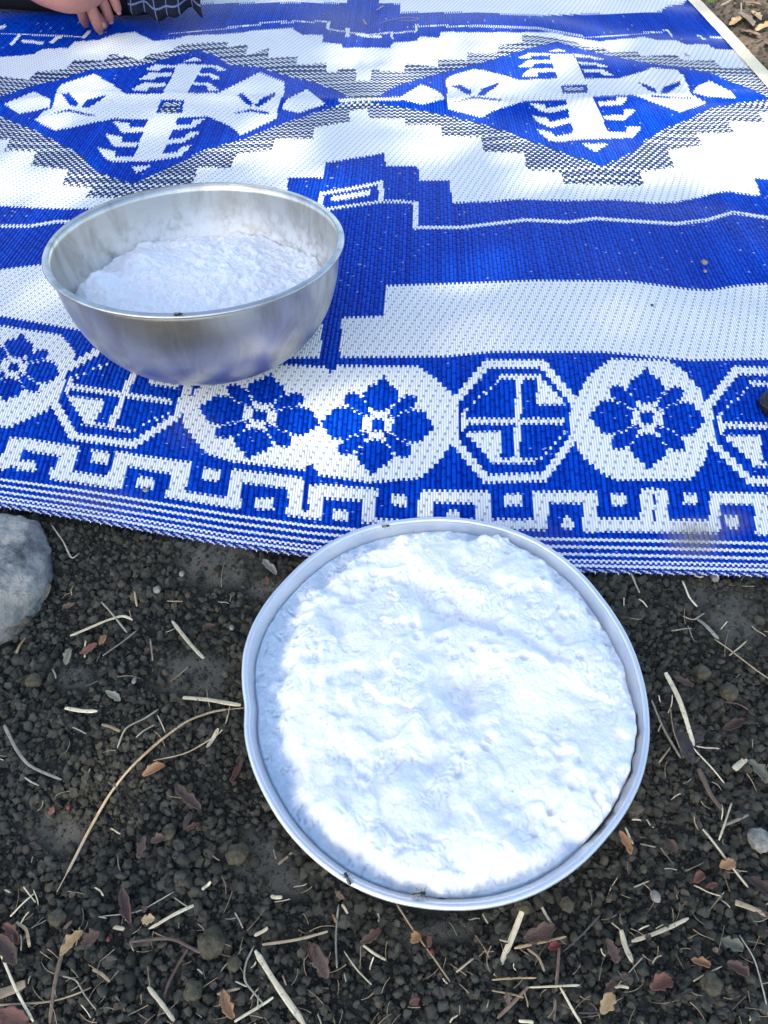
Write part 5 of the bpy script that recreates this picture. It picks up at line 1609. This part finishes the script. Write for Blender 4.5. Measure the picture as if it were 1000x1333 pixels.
# ------------------------------------------------------------------ seated person at the far left
def skinned(name, chains, mat, parent, sub=2):
    """chains: list of lists of (x,y,z,r) in world space"""
    V, Ed, Rd, roots = [], [], [], []
    for ch in chains:
        prev = None
        for c in ch:
            if isinstance(c, int):         # branch from an earlier vertex
                prev = c
                continue
            V.append(c[:3]); Rd.append(c[3])
            if prev is None: roots.append(len(V) - 1)
            else: Ed.append((prev, len(V) - 1))
            prev = len(V) - 1
    me_ = bpy.data.meshes.new(name)
    me_.from_pydata([tuple(v) for v in V], Ed, [])
    o = bpy.data.objects.new(name, me_)
    scene.collection.objects.link(o)
    md = o.modifiers.new('skin', 'SKIN'); md.use_smooth_shade = True
    if not me_.skin_vertices:
        me_.skin_vertices.new()
    for i, r_ in enumerate(Rd):
        me_.skin_vertices[0].data[i].radius = (r_, r_)
        me_.skin_vertices[0].data[i].use_root = i in roots
    s_ = o.modifiers.new('sub', 'SUBSURF'); s_.levels = sub; s_.render_levels = sub
    dg = bpy.context.evaluated_depsgraph_get()
    nm = bpy.data.meshes.new_from_object(o.evaluated_get(dg))
    bpy.data.objects.remove(o)
    nm.materials.clear(); nm.materials.append(mat)
    nm.polygons.foreach_set('use_smooth', np.ones(len(nm.polygons), bool))
    r = bpy.data.objects.new(name, nm)
    link(r, parent)
    if parent is not None:
        r.matrix_parent_inverse = Matrix.Translation(-Vector(parent.location))
    return r


def hp_(x, y, z, r):
    p = at_height(np.array([float(x)]), np.array([float(y)]), np.array([float(z)]))[0]
    return (p[0], p[1], p[2], r)


person = empty('person', (-.72, 2.25, .004))
tag(person, 'person in black clothes seated at the far left with one hand reaching onto the mat', 'person')
pelvis = (-.72, 2.28, .13)
wrist = hp_(52, -12, .085, .024)
body_chains = [
    # forearm and back of the hand, in one run, then fingers
    [(-.70, 2.22, .58, .055), (-.76, 2.23, .53, .05), (-.88, 2.19, .49, .046), (-.98, 2.10, .34, .042), (-1.02, 2.02, .20, .040), (-.86, 1.90, .145, .038), wrist, hp_(84, -2, .080, .026), hp_(104, -3, .078, .026), hp_(122, -10, .080, .022), hp_(136, -16, .084, .017)],
    [hp_(96, -2, .076, .010), hp_(103, 6, .066, .0105), hp_(107, 19, .042, .0098), hp_(110, 28, .024, .0090), hp_(111.5, 31, .017, .0076)],
    [hp_(108, -6, .080, .010), hp_(116, 2, .070, .0112), hp_(122, 20, .046, .0106), hp_(128, 35, .022, .0098), hp_(130, 40, .013, .0082)],
    [hp_(120, -12, .082, .010), hp_(130, -6, .074, .0110), hp_(138, 10, .052, .0102), hp_(142, 22, .034, .0094), hp_(143.5, 26, .027, .0078)],
    [hp_(132, -18, .084, .009), hp_(142, -12, .078, .0098), hp_(150, 2, .062, .0092), hp_(153, 11, .050, .0086), hp_(154, 14, .045, .0072)],
    [hp_(98, -8, .066, .011), hp_(112, 0, .046, .0118), hp_(126, 22, .024, .0108), hp_(135, 33, .016, .0096), hp_(137, 36, .013, .008)],
    # neck and head
    [0, (-.68, 2.16, .66, .052), (-.66, 2.12, .72, .062), (-.65, 2.10, .79, .082), (-.655, 2.12, .85, .078), (-.66, 2.13, .89, .05)],
    [(-.65, 2.03, .755, .012), (-.648, 2.005, .745, .014)],
    [(-.655, 2.04, .71, .035), (-.652, 2.03, .70, .03)],
    # far hand resting on the knee
    [0, (-.64, 2.24, .53, .05), (-.54, 2.26, .49, .046), (-.46, 2.28, .36, .042), (-.42, 2.22, .26, .036), (-.37, 2.12, .22, .026), (-.35, 2.05, .21, .03), (-.34, 2.0, .195, .022)],
]
body_o = skinned('body', body_chains, M['skin'], person)
for ch in body_chains[1:6]:
    a3 = np.array(ch[-1][:3]); b3 = np.array(ch[-2][:3]); r3 = ch[-2][3]
    ax3 = a3 - b3; ax3 /= np.linalg.norm(ax3)
    cv = CC - a3; cv /= np.linalg.norm(cv); nv3 = cv - ax3 * (cv @ ax3); nv3 /= np.linalg.norm(nv3)
    sd_3 = np.cross(ax3, nv3)
    c3 = a3 * .65 + b3 * .35 + nv3 * r3 * .62
    uu3 = np.linspace(0, np.pi, 9)[:, None]; vv3 = np.linspace(0, 2 * np.pi, 12, endpoint=False)[None, :]
    Pn = c3 + (r3 * .75 * np.cos(uu3) + 0 * vv3)[..., None] * ax3 + (r3 * .52 * np.sin(uu3) * np.cos(vv3))[..., None] * sd_3 + (r3 * .22 * np.sin(uu3) * np.sin(vv3))[..., None] * nv3
    no_, _ = grid_mesh('fingernail', Pn - np.array(person.location), M['nail'], body_o, wrap=True)
    no_.matrix_parent_inverse = body_o.matrix_basis.inverted()
    no_.matrix_parent_inverse = Matrix.Translation(Vector(person.location))
skinned('shirt', [
    [(*pelvis, .13), (-.73, 2.28, .28, .125), (-.72, 2.26, .42, .135), (-.71, 2.24, .54, .12), (-.70, 2.23, .60, .062)],
    [(-.76, 2.24, .52, .07), (-.88, 2.20, .50, .066), (-.98, 2.10, .34, .056), (-1.03, 2.03, .21, .050), (-.90, 1.925, .158, .044)],
    [(-.66, 2.24, .52, .07), (-.54, 2.26, .50, .066), (-.46, 2.28, .36, .056), (-.42, 2.23, .27, .048)],
], M['black'], person)
skinned('trousers', [
    [(-.72, 2.30, .11, .12), (-.60, 2.20, .11, .095), (-.47, 1.92, .10, .075), (-.42, 1.775, .072, .060)],
    [(-.42, 1.775, .072, .058), (-.50, 1.785, .060, .054), (-.66, 1.83, .052, .048), (-.85, 1.86, .050, .046), (-1.0, 1.9, .05, .04)],
    [(-.78, 2.28, .11, .10), (-.94, 2.14, .11, .085), (-1.10, 2.0, .10, .068)],
    [(-1.10, 2.0, .10, .066), (-.96, 1.96, .065, .056), (-.76, 1.97, .056, .05), (-.60, 1.95, .05, .042)],
], M['black'], person)
# hair
hu = np.linspace(0, np.pi * .62, 14)[:, None]; hv = np.linspace(0, 2 * np.pi, 26, endpoint=False)[None, :]
ho, _ = grid_mesh('hair', np.stack([-.655 + .098 * np.sin(hu) * np.cos(hv), 2.125 + .108 * np.sin(hu) * np.sin(hv), .82 + .105 * np.cos(hu) + 0 * hv], -1), M['hair'], person, wrap=True)
ho.matrix_parent_inverse = Matrix.Translation(-Vector(person.location))
# plaid cloth hanging over the knee
nu, nv = 34, 40
uu = np.linspace(0, 1, nu)[:, None]; vv = np.linspace(0, 1, nv)[None, :]
# from the knee top down to the mat, along the shin
knee = np.array([-.395, 1.93, .10]); 
cxk = -.50 + .135 * vv + .02 * uu
ang_k = R(-35) + R(155) * uu
ry_ = .088 + .012 * np.sin(vv * 9 + uu * 4) + .006 * np.sin(vv * 21)
cyk = 1.785 - ry_ * np.sin(ang_k) * (1 - .15 * vv)
czk = np.maximum(.080 + ry_ * np.cos(ang_k), .014 + .006 * np.sin(vv * 14) * uu)
cyk = cyk - .03 * sm(.82, 1, uu) * (1 + .4 * np.sin(vv * 12))
cl, clq = grid_mesh('plaid_shawl', np.stack([cxk, cyk, czk], -1), M['plaid'], person)
cl.matrix_parent_inverse = Matrix.Translation(-Vector(person.location))
ul = cl.data.uv_layers.new(name='cloth')
Uc = np.broadcast_to(uu * 7.0, (nu, nv)).reshape(-1); Vc = np.broadcast_to(vv * 6.2 + .2, (nu, nv)).reshape(-1)
ul.data.foreach_set('uv', np.stack([Uc[clq.reshape(-1)], Vc[clq.reshape(-1)]], -1).astype(np.float32).reshape(-1))
sl = cl.modifiers.new('thickness', 'SOLIDIFY'); sl.thickness = .002

# ------------------------------------------------------------------ leafy shade caster added out of view: crown gaps shaped to dapple the mat
LIT = [(800, 190, 280, 62, 1), (960, 180, 130, 85, 1), (560, 130, 140, 70, .93), (640, 70, 240, 34, .9), (60, 235, 110, 55, .85), (30, 385, 60, 40, .9), (450, 560, 150, 80, .8), (260, 520, 80, 60, .45), (415, 255, 80, 40, .95),
       (200, 130, 170, 50, .6), (980, 20, 80, 60, .9), (350, 200, 110, 45, .75)]


def lit_at(px, py):
    v = np.zeros(px.shape)
    for x_, y_, a, b, s_ in LIT:
        v = np.maximum(v, s_ * sm(1.35, .55, np.hypot((px - x_) / a, (py - y_) / b)))
    return v


tree_base = np.array([-3.1, -4.3, float(ground_z(-4.3)) - .02])
added_shade_tree = empty('added_shade_tree', tuple(tree_base)); tag(added_shade_tree, 'leafy trunk and crown added out of view to shade the ground', 'added_shade_tree')
sd3 = np.array(SUN_DIR)
gc = np.array([0.05, 1.0, 0.0])
ux = np.cross(sd3, [0, 0, 1.0]); ux /= np.linalg.norm(ux); uy = np.cross(ux, sd3)
NL = 24000
a_ = rng.uniform(-2.1, 2.1, NL); b_ = rng.uniform(-1.35, 1.35, NL); c_ = 7.0 + rng.uniform(-.6, .6, NL)
ctr = gc - sd3 * c_[:, None] + a_[:, None] * ux + b_[:, None] * uy
tq = (ctr[:, 2] - 0) / -sd3[2]
gp = ctr + sd3 * tq[:, None]
gq = np.stack([gp[:, 0], gp[:, 1], ground_z(gp[:, 1])], -1)
gq2 = ctr + sd3 * ((ctr[:, 2] - gq[:, 2]) / -sd3[2])[:, None]
qx, qy, qz = project(gq2)
ok = qz > .05
lit = np.where(ok, lit_at(np.where(ok, qx, 0), np.where(ok, qy, 0)), 0)
rim_f = sm(1.0, .8, np.maximum(np.abs(a_) / 2.1, np.abs(b_) / 1.35) + .15 * noise2(a_ * 2, b_ * 2))
keepl = (rng.random(NL) > lit) & (rng.random(NL) < rim_f)
ctr = ctr[keepl]; n = len(ctr)
d1 = rng.standard_normal((n, 3)); d1 /= np.linalg.norm(d1, axis=1)[:, None]
d2 = np.cross(d1, rng.standard_normal((n, 3))); d2 /= np.linalg.norm(d2, axis=1)[:, None]
Lh = rng.uniform(.045, .075, n)[:, None]; Wh = Lh * .5
nrm = np.cross(d1, d2)
v0 = ctr - d1 * Lh; v1 = ctr + d2 * Wh + nrm * .006; v2 = ctr + d1 * Lh; v3 = ctr - d2 * Wh + nrm * .006
tv = np.stack([v0, v1, v2, v3], 1).reshape(-1, 3) - tree_base
mesh_obj('crown', tv, np.arange(4 * n).reshape(-1, 4), M['leaf'], added_shade_tree, False)['kind'] = 'stuff'
top = gc - sd3 * 7.0 - tree_base
trunk_p = np.array([[0, 0, -.2], [.02, .05, .8], [-.05, .12, 1.8], [.05, .3, 2.8], [top[0] * .5, top[1] * .5, 3.9], [top[0], top[1], top[2] + .2]])
grid_mesh('trunk', tube(resample(trunk_p, 24), np.linspace(.16, .03, 24), 12, 1, (0, 1, .1)), M['bark'], added_shade_tree, wrap=True)
for k in range(9):
    s0 = resample(trunk_p, 24)[12 + k]
    e0 = top + a_[k * 50] * .7 * ux + b_[k * 50] * .7 * uy + np.array([0, 0, .1])
    grid_mesh('branch', tube(resample(np.array([s0, (s0 + e0) / 2 + [0, 0, .1], e0]), 10), np.linspace(.04, .01, 10), 7, 1, (0, 1, .1)), M['bark'], added_shade_tree, wrap=True)
